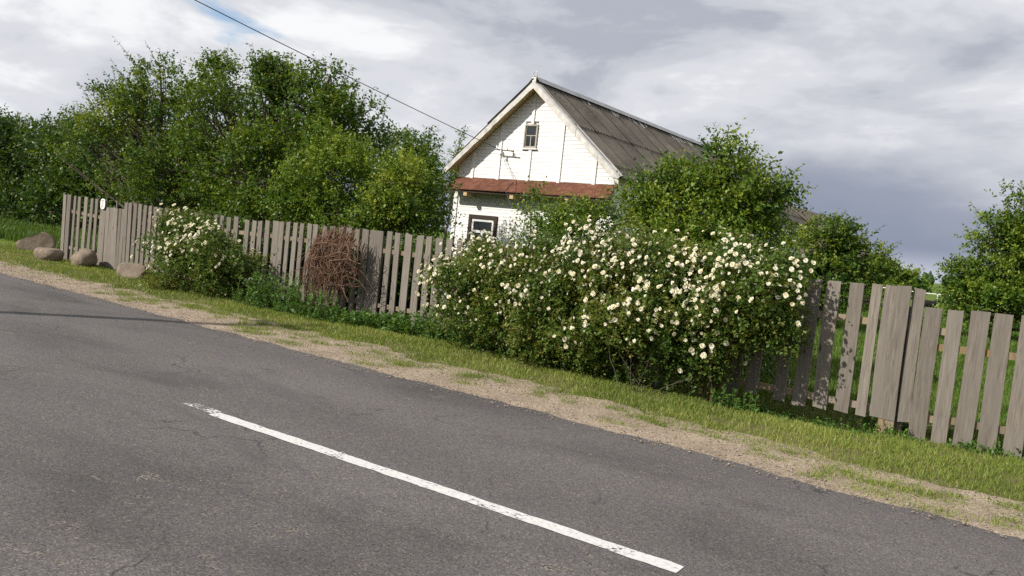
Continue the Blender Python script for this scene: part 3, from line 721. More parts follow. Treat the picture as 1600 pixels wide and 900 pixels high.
for x in (-1.95, -0.3, 1.5): V, F = box(x - 0.06, x + 0.06, -0.45, 0.0, 2.69, 2.788); mesh('bracket_block', V, F, M_soffit, can)
# roof: deck, corrugated sheets, ridge
RW = HW + 0.27                                                 # eave half width
roof = empty('roof', (0, 0, 0), 0, house)
def zr(x): return ZP - SL * abs(x)
for s in (-1, 1):
    p = [(0, 0), (s * RW, 0)]
    V = [(0, -OVH, ZP + 0.0), (s * RW, -OVH, zr(RW)), (s * RW, LEN + 0.3, zr(RW)), (0, LEN + 0.3, ZP)]
    V = V + [(x, y, z + 0.055) for x, y, z in V]
    F = BOXF if s > 0 else [f[::-1] for f in BOXF]
    mesh('roof_deck', V, F, M_soffit, roof)
    # barge board with zinc flashing in three overlapping lengths
    V = [(0, -OVH - 0.03, ZP - 0.12), (s * (RW + 0.02), -OVH - 0.03, zr(RW + 0.02) - 0.12), (s * (RW + 0.02), -OVH - 0.002, zr(RW + 0.02) - 0.12), (0, -OVH - 0.002, ZP - 0.12)]
    V = V + [(x, y, z + 0.17) for x, y, z in V]
    mesh('barge_board', V, F, M_soffit, roof)
    nf = 4
    for k in range(nf):
        a = (RW + 0.06) * k / nf; b = (RW + 0.06) * (k + 1) / nf + (0.05 if k < nf - 1 else 0); o = 0.004 * (k % 2) + 0.022; n = 8; V = []
        for i in range(n + 1):
            x = a + (b - a) * i / n; jj = frng.normal() * 0.006
            V += [(s * x, -OVH - 0.032 - o + jj, zr(x) - 0.10 + frng.normal() * 0.006), (s * x, -OVH - 0.034 - o + jj, zr(x) + 0.085), (s * x, -OVH + 0.14, zr(x) + 0.128 + o)]
        F2 = []
        for i in range(n):
            q = 3 * i
            for c in (0, 1): F2.append((q + c, q + 3 + c, q + 4 + c, q + 1 + c) if s > 0 else (q + c, q + 1 + c, q + 4 + c, q + 3 + c))
        mesh('rake_flashing', V, F2, M_flash, roof)
slope_len = RW / cos(AL)
def corrugated(w, l, waves=7, amp=0.026, per=6):
    n = waves * per; V = []
    for yy in (0.0, l * 0.5, l):
        for i in range(n + 1): V.append((w * i / n, yy, amp * cos(2 * pi * i / per)))
    m = n + 1; V += [(x, y, z - 0.010) for x, y, z in V[:m]] + [(x, y, z) for x, y, z in V[:m]]
    F = [(r * m + i, r * m + i + 1, (r + 1) * m + i + 1, (r + 1) * m + i) for r in range(2) for i in range(n)]
    F += [(3 * m + i, 3 * m + i + 1, 4 * m + i + 1, 4 * m + i) for i in range(n)]
    me = bpy.data.meshes.new('roof_sheet'); me.from_pydata(V, [], F); me.update()
    for p in me.polygons: p.use_smooth = True
    me.materials.append(M_slate); return me
rows = [(0.0, 0.50), (0.48, 0.90), (0.88, 1.03)]
cw = 1.0; ncol = int((LEN + 0.5) / cw)
for ri, (r0, r1) in enumerate(rows):
    l = (r1 - r0) * slope_len; me = corrugated((LEN + 0.55) / ncol + 0.07, l)
    for s in (-1, 1):
        for k in range(ncol):
            # local x runs along the ridge, local y up the slope from the lower edge
            d1 = r1 * slope_len; x = s * d1 * cos(AL); zz = ZP - d1 * sin(AL) + 0.085 + 0.028 * (2 - ri) + 0.004 * (k % 2)
            up = Vector((-s * cos(AL), 0, sin(AL) - 0.0)); along = Vector((0, 1, 0)) if s > 0 else Vector((0, -1, 0)); nrm = along.cross(up)
            y0 = -OVH + 0.02 + (LEN + 0.55) * (k if s > 0 else k + 1) / ncol
            o = link('roof_sheet', me, None, roof)
            o.matrix_local = Matrix(((along.x, up.x, nrm.x, x), (along.y, up.y, nrm.y, y0 + frng.normal() * 0.008), (along.z, up.z, nrm.z, zz), (0, 0, 0, 1)))
nr = 8
for k in range(nr):
    y0 = -OVH - 0.02 + (LEN + 0.6) * k / nr; y1 = -OVH - 0.02 + (LEN + 0.6) * (k + 1) / nr + 0.05; V = []; o = 0.006 * (k % 2) + frng.normal() * 0.004
    prof = [(-0.17, -0.10), (-0.06, 0.02), (-0.03, 0.05), (0.03, 0.05), (0.06, 0.02), (0.17, -0.10)]
    for y in (y0, y1): V += [(a, y, ZP + 0.175 + b + o) for a, b in prof]
    mesh('ridge_cap', V, [(i, i + 1, i + 7, i + 6) for i in range(5)], M_ridge, roof)
for k in range(20):                                            # pale fixing strips hanging from the ridge
    y = frng.uniform(0.2, LEN * 0.75); l = frng.uniform(0.12, 0.34); a = 0.15; b = a + l * cos(AL); t = frng.uniform(-0.05, 0.05)
    zz = lambda q: zr(q) + 0.185
    V = [(a, y, zz(a)), (a, y + 0.035, zz(a)), (b, y + 0.035 + t, zz(b)), (b, y + t, zz(b))]; V += [(p, q, r - 0.004) for p, q, r in V]
    mesh('ridge_strip', V, [(0, 1, 2, 3), (7, 6, 5, 4), (0, 4, 5, 1), (1, 5, 6, 2), (2, 6, 7, 3), (3, 7, 4, 0)], M_flash, roof)
fin = Tubes(); a = np.linspace(0, 2 * pi, 17)
fin.add(np.stack([0.07 * np.cos(a), a * 0 - OVH - 0.02, ZP + 0.27 + 0.085 * np.sin(a)], -1), 0.014, 6)
fin.build('finial_ring', M_flash, roof)
V, F = box(-0.06, 0.06, -OVH - 0.04, -OVH - 0.0, ZP + 0.02, ZP + 0.20); mesh('finial_base', V, F, M_flash, roof)
# insulator bracket on the gable
brk = empty('insulator_bracket', (0, 0, 0), 0, house)
m = Tubes(); m.add(np.array([(-1.22, -0.20, 4.07), (-0.55, -0.20, 4.03)]), 0.018, 6); m.add(np.array([(-1.1, 0.0, 4.06), (-1.1, -0.2, 4.06)]), 0.014, 6); m.add(np.array([(-0.7, 0.0, 4.04), (-0.7, -0.2, 4.04)]), 0.014, 6)
m.build('bar', M_iron, brk)
for x, dz in ((-1.16, 0.03), (-0.79, 0.02), (-1.0, -0.09)):
    V, F = tube([(x, -0.2, 4.03 + dz), (x, -0.2, 4.06 + dz), (x, -0.2, 4.08 + dz), (x, -0.2, 4.13 + dz), (x, -0.2, 4.15 + dz)], [0.028, 0.035, 0.022, 0.03, 0.012], 10)
    link('insulator', np_mesh('insulator', V, F, True), M_porc, brk)
m = Tubes(); m.add(np.array([(-1.0, -0.2, 4.0), (-0.8, -0.12, 3.6), (-0.52, -0.05, 3.2), (-0.5, -0.3, 3.12), (-0.5, -0.49, 2.9), (-0.48, -0.2, 2.55)]), 0.007, 5); m.build('down_wire', simple('pale_wire', (0.35, 0.35, 0.36), 0.6), brk)

# utility pole (just left of the picture) and its service wire
PB = np.array([-13.75, 0.72, -0.05])
pole = empty('utility_pole', PB); tag(pole, 'wooden utility pole on the near verge carrying the service wire', 'utility pole')
V, F = tube([(0, 0, -0.3), (0, 0, 3.5), (0, 0, 7.0)], [0.14, 0.12, 0.10], 12); link('shaft', np_mesh('shaft', V, F, True), M_post, pole)
V, F = box(-0.5, 0.5, -0.05, 0.05, 6.45, 6.57); mesh('crossarm', V, F, M_post, pole)
for x in (-0.4, 0.4):
    V, F = tube([(x, 0, 6.57), (x, 0, 6.62), (x, 0, 6.70)], [0.015, 0.04, 0.02], 8); link('insulator', np_mesh('insulator', V, F, True), M_porc, pole)
hb = np.array([HX, HY, 0]) + np.array([-1.16 * cos(HR) + 0.2 * sin(HR), -1.16 * sin(HR) - 0.2 * cos(HR), 4.10])
pt = PB + np.array([0.0, 0.05, 6.66]); t = np.linspace(0, 1, 40)[:, None]
path = pt * (1 - t) + hb * t; path[:, 2] -= 4 * 0.10 * (t * (1 - t))[:, 0]
m = Tubes(); m.add(path, 0.009, 6); tag(m.build('service_wire', M_wire), 'thin black overhead wire running down to the white gable', 'wire')

# shed behind the house
shed = empty('shed', (-11.2, 43, 0), radians(-3)); tag(shed, 'old brown roofed shed overgrown with shrubs behind the cottage', 'shed')
V = [(-3, 0, 0), (3, 0, 0), (3, 0, 2.6), (0, 0, 4.7), (-3, 0, 2.6)]; V += [(x, 7, z) for x, y, z in V]
mesh('wall', V, [(0, 1, 2, 3, 4), (9, 8, 7, 6, 5), (0, 5, 6, 1), (1, 6, 7, 2), (4, 9, 5, 0), (2, 7, 8, 3), (3, 8, 9, 4)], weathered('shed_wall', 0.6, 1.0), shed)
for s in (-1, 1):
    V = [(0, -0.3, 4.75), (s * 3.4, -0.3, 2.38), (s * 3.4, 7.3, 2.38), (0, 7.3, 4.75)]; V += [(x, y, z + 0.09) for x, y, z in V]
    mesh('roof_panel', V, BOXF if s > 0 else [f[::-1] for f in BOXF], simple('shed_roof', (0.12, 0.095, 0.075), 0.9, var=0.3), shed)

# ------------------------------------------------------------------ boulders
def ico(sub=3):
    import bmesh
    bm = bmesh.new(); bmesh.ops.create_icosphere(bm, subdivisions=sub, radius=1.0)
    V = np.array([v.co[:] for v in bm.verts]); F = np.array([[v.index for v in f.verts] for f in bm.faces]); bm.free(); return V, F
def boulder(u, v, w, d, h, seed, label, cuts=(), rz=0.0):
    p = onground(u, v); V, F = ico(4); n = fbm(V * 1.3 + seed * 5.1, seed, 5); V = V * (0.72 + 0.56 * n)[:, None]
    V = np.sign(V) * np.abs(V) ** 0.9
    for nx, ny, nz, c in cuts:
        q = np.array([nx, ny, nz]); q = q / np.linalg.norm(q); s = V @ q - c; V = V - np.where(s > 0, s * 0.92, 0)[:, None] * q
    V = V * np.array([w / 2, d / 2, h * 0.62]); V[:, 2] += h * 0.36
    o = link('boulder', np_mesh('boulder', V, F, True), M_stone, None, (p[0], p[1], float(ground_z(p[0], p[1]))), (0, 0, rz)); tag(o, label, 'boulder', 'boulders on the verge by the gate'); return o
boulder(55, 391, 1.0, 0.7, 0.50, 3, 'largest pointed boulder with a broken dark face, left of the fence end', [(0.75, -0.65, 0.25, 0.42), (-0.6, -0.2, 0.75, 0.5)], 0.25)
boulder(76, 408, 0.72, 0.5, 0.33, 5, 'smooth oblong boulder in front of the left fence corner', [(0, 0, 1, 0.7)], 0.1)
boulder(131, 417, 0.74, 0.5, 0.38, 8, 'rounded boulder on the verge just left of the gate', [(-0.7, -0.3, 0.5, 0.6)], -0.2)
boulder(206, 437, 0.66, 0.45, 0.34, 11, 'small low boulder between the gate and the left rose bush', [(0.5, -0.6, 0.5, 0.55)], 0.1)

# ------------------------------------------------------------------ trees
make_tree('tree', 'wide airy fruit tree with arching left branches behind the gate', (-20.2, 13.2, 0), [L_(235, 215, 13, 1.6, 1.5, 1.25), L_(165, 250, 13.2, 1.7, 1.4, 0.9, 0.8), L_(290, 270, 12.8, 1.5, 1.4, 1.3), L_(250, 135, 13, 0.75, 0.8, 0.8, 0.7), L_(130, 200, 13.2, 0.9, 0.7, 0.4, 0.7), L_(190, 150, 13, 0.7, 0.7, 0.5, 0.6)],
          3600, 9, 0.080, M_leaf_mid, 101, spikes=230, spike_len=(0.6, 1.5), trunk_r=0.13, zmin=0.9, gaps=0.44, spike_dir=(-0.8, 0, 0.6), limbs=34)
make_tree('tree', 'tall dense dark green tree behind the fence, left of the house', (-15.2, 12.6, 0), [L_(360, 205, 12.6, 1.4, 1.5, 1.35), L_(470, 200, 12.6, 1.5, 1.5, 1.4), L_(420, 285, 12.4, 1.9, 1.4, 1.2), L_(545, 210, 12.8, 0.85, 1.0, 1.0), L_(345, 125, 12.6, 0.7, 0.8, 0.5), L_(435, 130, 12.6, 0.6, 0.7, 0.5), L_(515, 130, 12.6, 0.5, 0.6, 0.5)],
          5900, 9, 0.078, M_leaf_mid, 102, spikes=190, spike_len=(0.4, 0.9), trunk_r=0.16, zmin=0.5, gaps=0.40)
make_tree('shrub', 'broad bright green shrub leaning over the fence before the tall tree', (-11.4, 11.4, 0), [L_(520, 285, 11.3, 1.0, 0.9, 0.85), L_(595, 300, 11.4, 0.95, 0.9, 0.8), L_(470, 315, 11.2, 0.75, 0.7, 0.6), L_(645, 330, 11.5, 0.6, 0.7, 0.55), L_(560, 340, 11.0, 1.2, 0.7, 0.5), L_(490, 235, 11.3, 0.4, 0.5, 0.5)],
          4600, 9, 0.062, M_leaf_light, 103, cat='shrub', spikes=70, spike_len=(0.3, 0.6), trunk_r=0.07, stems=4, zmin=0.6, gaps=0.36)
make_tree('tree', 'pale green tree just left of the white gable', (-14.6, 16.0, 0), [L_(630, 265, 16, 1.1, 1.0, 0.9), L_(660, 305, 16, 0.75, 0.8, 0.9), L_(600, 275, 16, 0.9, 0.9, 1.0)],
          1700, 9, 0.075, M_leaf_light, 104, spikes=40, spike_len=(0.4, 0.8), trunk_r=0.09, zmin=0.8, gaps=0.36)
make_tree('sapling', 'slender treetop peeking above the left roof slope', (-18.9, 24, 0), [L_(719, 225, 24, 0.20, 0.20, 0.55), L_(716, 255, 24, 0.45, 0.45, 0.7)], 200, 8, 0.08, M_leaf_light, 105, spikes=10, spike_len=(0.4, 0.7), trunk_r=0.05, zmin=2.5, gaps=0.1)
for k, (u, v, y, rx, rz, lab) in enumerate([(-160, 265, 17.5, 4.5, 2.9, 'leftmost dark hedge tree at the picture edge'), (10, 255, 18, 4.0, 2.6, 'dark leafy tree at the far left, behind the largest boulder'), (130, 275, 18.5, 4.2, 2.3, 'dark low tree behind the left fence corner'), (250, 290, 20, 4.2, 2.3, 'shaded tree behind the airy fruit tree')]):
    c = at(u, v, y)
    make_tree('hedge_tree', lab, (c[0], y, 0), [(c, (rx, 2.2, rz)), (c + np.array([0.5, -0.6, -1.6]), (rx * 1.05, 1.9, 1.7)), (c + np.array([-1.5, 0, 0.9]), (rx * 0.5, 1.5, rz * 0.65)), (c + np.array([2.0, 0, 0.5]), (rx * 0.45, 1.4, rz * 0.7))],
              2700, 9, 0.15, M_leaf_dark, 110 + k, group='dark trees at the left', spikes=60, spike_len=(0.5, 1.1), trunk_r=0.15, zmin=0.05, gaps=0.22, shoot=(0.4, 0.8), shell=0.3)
make_tree('shrub', 'tall leafy shrub with upright shoots before the house roof', (-4.7, 12.0, 0), [L_(1080, 325, 12, 0.95, 0.9, 0.6), L_(1150, 315, 12, 0.75, 0.8, 0.65), L_(1035, 345, 11.8, 0.65, 0.7, 0.45), L_(1130, 258, 12, 0.28, 0.3, 0.40, 1.2), L_(1190, 315, 12, 0.42, 0.5, 0.42), L_(1060, 285, 12, 0.35, 0.4, 0.3), L_(1090, 370, 11.6, 1.3, 0.8, 0.6)],
          3300, 9, 0.062, M_leaf_light, 106, cat='shrub', spikes=110, spike_len=(0.3, 0.65), trunk_r=0.06, stems=4, zmin=0.5, gaps=0.34)
make_tree('shrub', 'light green shrub climbing up below the rusty canopy', (-6.6, 10.7, 0), [L_(865, 352, 10.7, 0.42, 0.4, 0.22), L_(930, 355, 10.7, 0.42, 0.45, 0.25), L_(890, 385, 10.6, 0.8, 0.5, 0.32), L_(832, 325, 10.7, 0.12, 0.15, 0.18)],
          950, 9, 0.050, M_leaf_light, 107, cat='shrub', spikes=40, spike_len=(0.2, 0.42), trunk_r=0.04, stems=4, zmin=0.4)
make_tree('tree', 'dark green tree with wispy right edge behind the lower fence', (-5.4, 24.5, 0), [L_(1275, 400, 24.5, 1.4, 1.2, 0.85), L_(1330, 410, 24.5, 1.0, 1.0, 0.7), L_(1295, 365, 24.5, 0.7, 0.8, 0.4), L_(1355, 430, 24.5, 0.7, 0.8, 0.4), L_(1295, 445, 24.0, 1.5, 1.1, 0.8)],
          2200, 9, 0.09, M_leaf_mid, 108, spikes=60, spike_len=(0.6, 1.2), trunk_r=0.1, zmin=0.1, spike_dir=(0.8, 0, 0.45), gaps=0.33)
make_tree('tree', 'bushy green tree at the right picture edge beyond the lawn', (0.3, 30, 0), [L_(1575, 405, 30, 1.3, 1.4, 1.4), L_(1615, 355, 30, 1.1, 1.2, 1.7), L_(1538, 440, 30, 1.2, 1.2, 1.0), L_(1650, 400, 30, 2.0, 1.7, 2.2), L_(1580, 480, 29.5, 2.3, 1.4, 1.1), L_(1505, 425, 30, 0.55, 0.6, 0.4, 0.7)],
          4300, 9, 0.105, M_leaf_light, 109, spikes=90, spike_len=(0.5, 1.0), trunk_r=0.14, zmin=0.05, spike_dir=(-0.5, 0, 0.8), gaps=0.36)
make_tree('hedge_bush', 'rounded pale hedge on the meadow far behind the fence', (-15, 78, 0), [L_(1385, 438, 78, 3.2, 2.5, 1.4), L_(1410, 442, 78, 2.6, 2.2, 1.1), L_(1360, 436, 78, 3, 2.2, 1.5), L_(1330, 432, 80, 3, 2.2, 1.8)], 1500, 8, 0.28, M_leaf_light, 120, cat='shrub', trunk_r=0.1, shoot=(0.4, 0.7), zmin=0.05, shell=0.3, gaps=0.1)
make_tree('bush', 'low dark green bush inside the yard behind the fence pickets', (-2.6, 11.6, 0), [((-3.2, 11.6, 0.5), (0.6, 0.5, 0.55)), ((-3.9, 11.4, 0.6), (0.7, 0.5, 0.6))], 700, 9, 0.06, M_leaf_dark, 121, cat='shrub', trunk_r=0.03, stems=3, zmin=0.03)

for k, (x, w, lab) in enumerate([(-14.2, 1.3, 'dark shrub pressed against the fence behind the smaller rose bush'), (-11.9, 1.2, 'dark undergrowth shrub seen between pickets left of the dry vines'), (-9.7, 1.2, 'dark shrub behind the dry vine tangle'), (-7.9, 1.1, 'dark shrub seen between the bare pickets beside the long rose mass')]):
    y = fence_y(x) + 0.85
    make_tree('shrub', lab, (x, y, 0), [((x, y, 0.6), (w, 0.6, 0.72)), ((x + 0.4, y + 0.3, 0.5), (w, 0.6, 0.6))], 1500, 9, 0.075, M_leaf_dark, 130 + k, cat='shrub', group='dark shrubs behind the fence', trunk_r=0.03, stems=3, zmin=0.03, gaps=0.1)
def far_forest():
    rng = np.random.default_rng(5); V0, F0 = ico(2); Vs, Fs = [], []; n = 0
    for k in range(420):
        x = rng.uniform(-900, 500); y = 760 + rng.uniform(0, 60); h = rng.uniform(6, 13); w = rng.uniform(4, 8)
        V = V0 * (0.75 + 0.5 * fbm(V0 * 2.2 + k, k, 3))[:, None]
        if rng.random() < 0.5: V[:, :2] *= (1 - 0.55 * (V[:, 2:3] + 1) / 2) * 1.1
        Vs.append(V * np.array([w / 2, w / 2, h / 2]) + np.array([x, y, h * 0.45])); Fs.append(F0 + n); n += len(V)
    me = np_mesh('far_forest', np.concatenate(Vs), np.concatenate(Fs), False, {'tint': rng.random(n) * 0.5})
    o = link('far_forest', me, M_leaf_dark); tag(o, 'dark tree line along the far horizon', 'forest', kind='stuff')
far_forest()
# white rail fence far out on the meadow
wr = empty('rail_fence', (-9, 70, 0)); tag(wr, 'thin white rail fence far out on the meadow', 'fence')
wm = simple('white_rail', (0.75, 0.75, 0.72), 0.6); a = at(1340, 444, 62); b = at(1445, 458, 62); c = at(1560, 469, 64); o = np.array([-9, 70, 0])
m = Tubes(); m.add(np.array([a, b, c]) - o, 0.035, 6); m.build('rail', wm, wr)
for p in (a * 0.5 + b * 0.5, b + (c - b) * 0.18, c): V, F = tube([(p[0], p[1], 0) - o, p - o], 0.04, 6); link('post', np_mesh('post', V, F), wm, wr)
# dark animal resting in the meadow
def animal():
    p = onground(1449, 482); V, F = [], []
    body = tube(np.array([(-0.62, 0, 0.16), (-0.5, 0, 0.24), (-0.2, 0, 0.28), (0.1, 0, 0.29), (0.32, 0, 0.30), (0.44, 0, 0.42), (0.5, 0, 0.53), (0.58, -0.03, 0.54), (0.68, -0.05, 0.50)]), [0.05, 0.19, 0.22, 0.22, 0.19, 0.12, 0.10, 0.09, 0.04], 10)
    legs = [tube(np.array([(0.3, s * 0.12, 0.2), (0.5, s * 0.14, 0.07), (0.78, s * 0.14, 0.04)]), [0.07, 0.05, 0.03], 6) for s in (-1, 1)] + [tube(np.array([(-0.45, s * 0.14, 0.2), (-0.2, s * 0.2, 0.12), (-0.1, s * 0.2, 0.04)]), [0.1, 0.06, 0.03], 6) for s in (-1, 1)]
    ears = [tube(np.array([(0.5, s * 0.06, 0.6), (0.49, s * 0.08, 0.70)]), [0.035, 0.005], 5) for s in (-1, 1)]
    v, f = join(*[(a.tolist(), b.tolist()) for a, b in [body] + legs + ears])
    o = mesh('animal', v, f, simple('black_fur', (0.012, 0.010, 0.009), 0.9), None, (p[0], p[1], 0), (0, 0, 0.5), True); tag(o, 'dark animal lying in the meadow beyond the fence', 'animal')
animal()

# ------------------------------------------------------------------ rose bushes
def rose_mesh(seed):
    rng = np.random.default_rng(seed); V, F = [], []
    def petal(az, r, w, lift, tip, mat=0):
        b = len(V); d = np.array([cos(az), sin(az), 0]); s = np.array([-sin(az), cos(az), 0]); u = np.array([0, 0, 1.0])
        for q in (d * 0.002, d * r * 0.55 + s * w * 0.5 + u * lift * 0.5, d * r * 0.55 - s * w * 0.5 + u * lift * 0.5, d * r + s * w * 0.33 + u * tip, d * r - s * w * 0.33 + u * tip): V.append(tuple(q))
        F.append((b, b + 1, b + 3)); F.append((b, b + 3, b + 4)); F.append((b, b + 4, b + 2))
    a0 = rng.random() * 6
    for k in range(6): petal(a0 + k * pi / 3 + rng.normal() * 0.1, 0.031 * rng.uniform(0.9, 1.15), 0.034, 0.006, 0.008 + rng.normal() * 0.004)
    for k in range(5): petal(a0 + 0.5 + k * 2 * pi / 5 + rng.normal() * 0.1, 0.021 * rng.uniform(0.85, 1.15), 0.026, 0.016, 0.018)
    me = bpy.data.meshes.new('rose_flower'); nb = len(F)
    b = len(V)
    for k in range(6): V.append((0.009 * cos(k * pi / 3), 0.009 * sin(k * pi / 3), 0.008))
    V.append((0, 0, 0.013)); F += [(b + k, b + (k + 1) % 6, b + 6) for k in range(6)]
    me.from_pydata(V, [], F); me.update(); me.materials.append(M_petal); me.materials.append(M_stamen)
    for i, p in enumerate(me.polygons): p.material_index = 1 if i >= nb else 0
    return me
def petal_mat():
    t = NT('rose_petal'); c = t.mix(t.rand(), (0.74, 0.69, 0.50), (0.80, 0.77, 0.66)); b = t.bsdf(c, 0.6, 0.2)
    tr = t.n('ShaderNodeBsdfTranslucent'); t.l(c, tr.inputs[0]); ms = t.n('ShaderNodeMixShader'); ms.inputs[0].default_value = 0.25; t.l(b, ms.inputs[1]); t.l(tr.outputs[0], ms.inputs[2]); return t.done(ms.outputs[0])
M_petal = petal_mat(); M_stamen = simple('rose_stamen', (0.55, 0.42, 0.10), 0.8)
ROSES = [rose_mesh(k) for k in range(5)]
def rose_bush(label, base, lobes, nshoot, nfl, seed, zlow, zspan, fl_scale=1.0, extra=0):
    root, (P, Nr, li, u) = make_tree('rose_bush', label, base, lobes, nshoot, 11, 0.040, M_leaf_rose, seed, cat='rose bush', group='white rose bushes', trunk_r=0.018, stems=6, shoot=(0.14, 0.32), up=0.35, spikes=70, spike_len=(0.18, 0.38), zmin=0.06, barkm=M_cane, limbs=26, shell=0.3, rough=0.35, gaps=0.28, width=0.62)
    rng = np.random.default_rng(seed + 500); base = np.array(base)
    # flowers open where light reaches: the outermost shoot of every small cell seen from the road, from above and from the sides
    cand = set()
    for ax, key, sgn in (((0, 2), 1, 1), ((0, 1), 2, -1), ((1, 2), 0, 1), ((1, 2), 0, -1)):
        cell = np.floor(P[:, ax] / 0.085).astype(int); val = P[:, key] * sgn; best = {}
        for k in range(len(P)):
            c = (cell[k, 0], cell[k, 1])
            if c not in best or val[k] < val[best[c]]: best[c] = k
        cand |= set(best.values())
    front = np.zeros(len(P)); front[list(cand)] = 1.0
    zz = np.clip((P[:, 2] - zlow) / zspan, 0, 1)
    w = front * (zz ** 1.4 + 0.012) * np.where(P[:, 1] > base[1] + 0.35, 0.25, 1.0) * (0.06 + 3.0 * np.clip(fbm(P * 2.0, seed, 2) - 0.40, 0, 1))
    w /= w.sum(); got = 0
    while got < nfl:
        k = rng.choice(len(P), p=w); nrm = unit(Nr[k] * 0.9 + np.array([0, -0.25, 0.35]))
        w[k] *= 0.35; w /= w.sum()
        for _ in range(rng.integers(1, 4)):
            if got >= nfl: break
            pos = P[k] + Nr[k] * rng.uniform(0.10, 0.24) + rng.normal(size=3) * 0.075; d = unit(nrm + np.array([-0.15, -0.35, 0.1]) + rng.normal(size=3) * 0.4)
            o = link('rose_flower', ROSES[rng.integers(5)], None, root, pos - base); s = fl_scale * rng.uniform(0.75, 1.2)
            o.rotation_euler = Vector(d).to_track_quat('Z', 'Y').to_euler(); o.scale = (s, s, s); got += 1
    if extra:                                   # the smallest flowers and buds beyond the first 300, too many to tell apart
        src = [(np.array([v.co[:] for v in m.vertices]), np.array([list(p.vertices) for p in m.polygons])) for m in ROSES]; Vs, Fs, nn = [], [], 0
        for k in rng.choice(len(P), extra, p=w):
            V0, F0 = src[rng.integers(5)]; R = np.array(Vector(unit(Nr[k] + np.array([-0.2, -0.5, 0.3]) + rng.normal(size=3) * 0.6)).to_track_quat('Z', 'Y').to_matrix())
            Vs.append(V0 * fl_scale * rng.uniform(0.4, 0.85) @ R.T + P[k] + Nr[k] * rng.uniform(0.05, 0.2) + rng.normal(size=3) * 0.08 - base); Fs.append(F0 + nn); nn += len(V0)
        o = link('small_flowers', np_mesh('small_flowers', np.concatenate(Vs), np.concatenate(Fs)), M_petal, root); o['kind'] = 'stuff'
    return root
rose_bush('right end of the long white rose mass, next to the bare fence posts', (-2.9, 8.95, 0), [((-3.2, 8.95, 1.10), (0.72, 0.70, 0.74)), ((-2.65, 9.0, 1.15), (0.50, 0.60, 0.64)), ((-2.38, 8.95, 1.15), (0.28, 0.40, 0.55)), ((-3.25, 8.9, 0.5), (0.55, 0.42, 0.42)), ((-3.0, 9.35, 1.35), (0.7, 0.45, 0.42))],
          4300, 300, 201, 0.35, 1.15, 0.86, 170)
rose_bush('middle of the long white rose mass, tallest and broadest bush before the shrub', (-4.4, 8.95, 0), [((-4.75, 9.05, 0.98), (0.8, 0.75, 0.72)), ((-4.05, 9.0, 1.08), (0.8, 0.75, 0.76)), ((-4.7, 8.8, 0.5), (0.8, 0.55, 0.55)), ((-3.9, 8.8, 0.5), (0.8, 0.5, 0.5)), ((-4.2, 9.35, 1.38), (0.8, 0.45, 0.42))],
          4700, 300, 204, 0.35, 1.2, 0.86, 190)
rose_bush('left end of the long white rose mass, below the lower cottage window', (-6.0, 9.1, 0), [((-6.75, 9.25, 0.80), (0.50, 0.50, 0.55)), ((-6.2, 9.2, 0.92), (0.70, 0.62, 0.66)), ((-5.5, 9.15, 0.98), (0.75, 0.68, 0.70)), ((-6.3, 9.0, 0.45), (0.8, 0.5, 0.45)), ((-5.4, 8.9, 0.45), (0.85, 0.5, 0.5)), ((-5.5, 9.35, 1.22), (0.6, 0.4, 0.36))],
          4700, 300, 202, 0.35, 1.1, 0.80, 200)
rose_bush('smaller rounded white rose bush by the gate, right of the boulders', (-12.9, 9.2, 0), [((-13.4, 9.25, 0.75), (0.8, 0.6, 0.68)), ((-12.6, 9.2, 0.62), (0.9, 0.6, 0.66)), ((-12.0, 9.3, 0.45), (0.7, 0.5, 0.5)), ((-13.0, 9.0, 0.35), (1.1, 0.5, 0.4)), ((-13.5, 9.4, 1.1), (0.5, 0.4, 0.35))],
          3600, 230, 203, 0.0, 0.9, 1.0, 90)

# dead twigs at the foot of the big rose bush
m = Tubes(); drng = np.random.default_rng(44); bp = np.array([-3.55, 8.35, 0.12])
for k in range(9):
    d = unit(np.array([drng.normal(), -0.3 + drng.normal() * 0.3, 0.5 + drng.random()])); l = drng.uniform(0.25, 0.6); t = np.linspace(0, 1, 5)[:, None]
    path = bp + np.array([drng.normal() * 0.12, 0, -0.08]) + d * l * t + drng.normal(size=(5, 3)) * 0.02 * t; m.add(path, np.linspace(0.006, 0.002, 5), 4)
tag(m.build('dead_branch', M_bark), 'bare dry twigs sticking out below the large rose bush', 'branch')

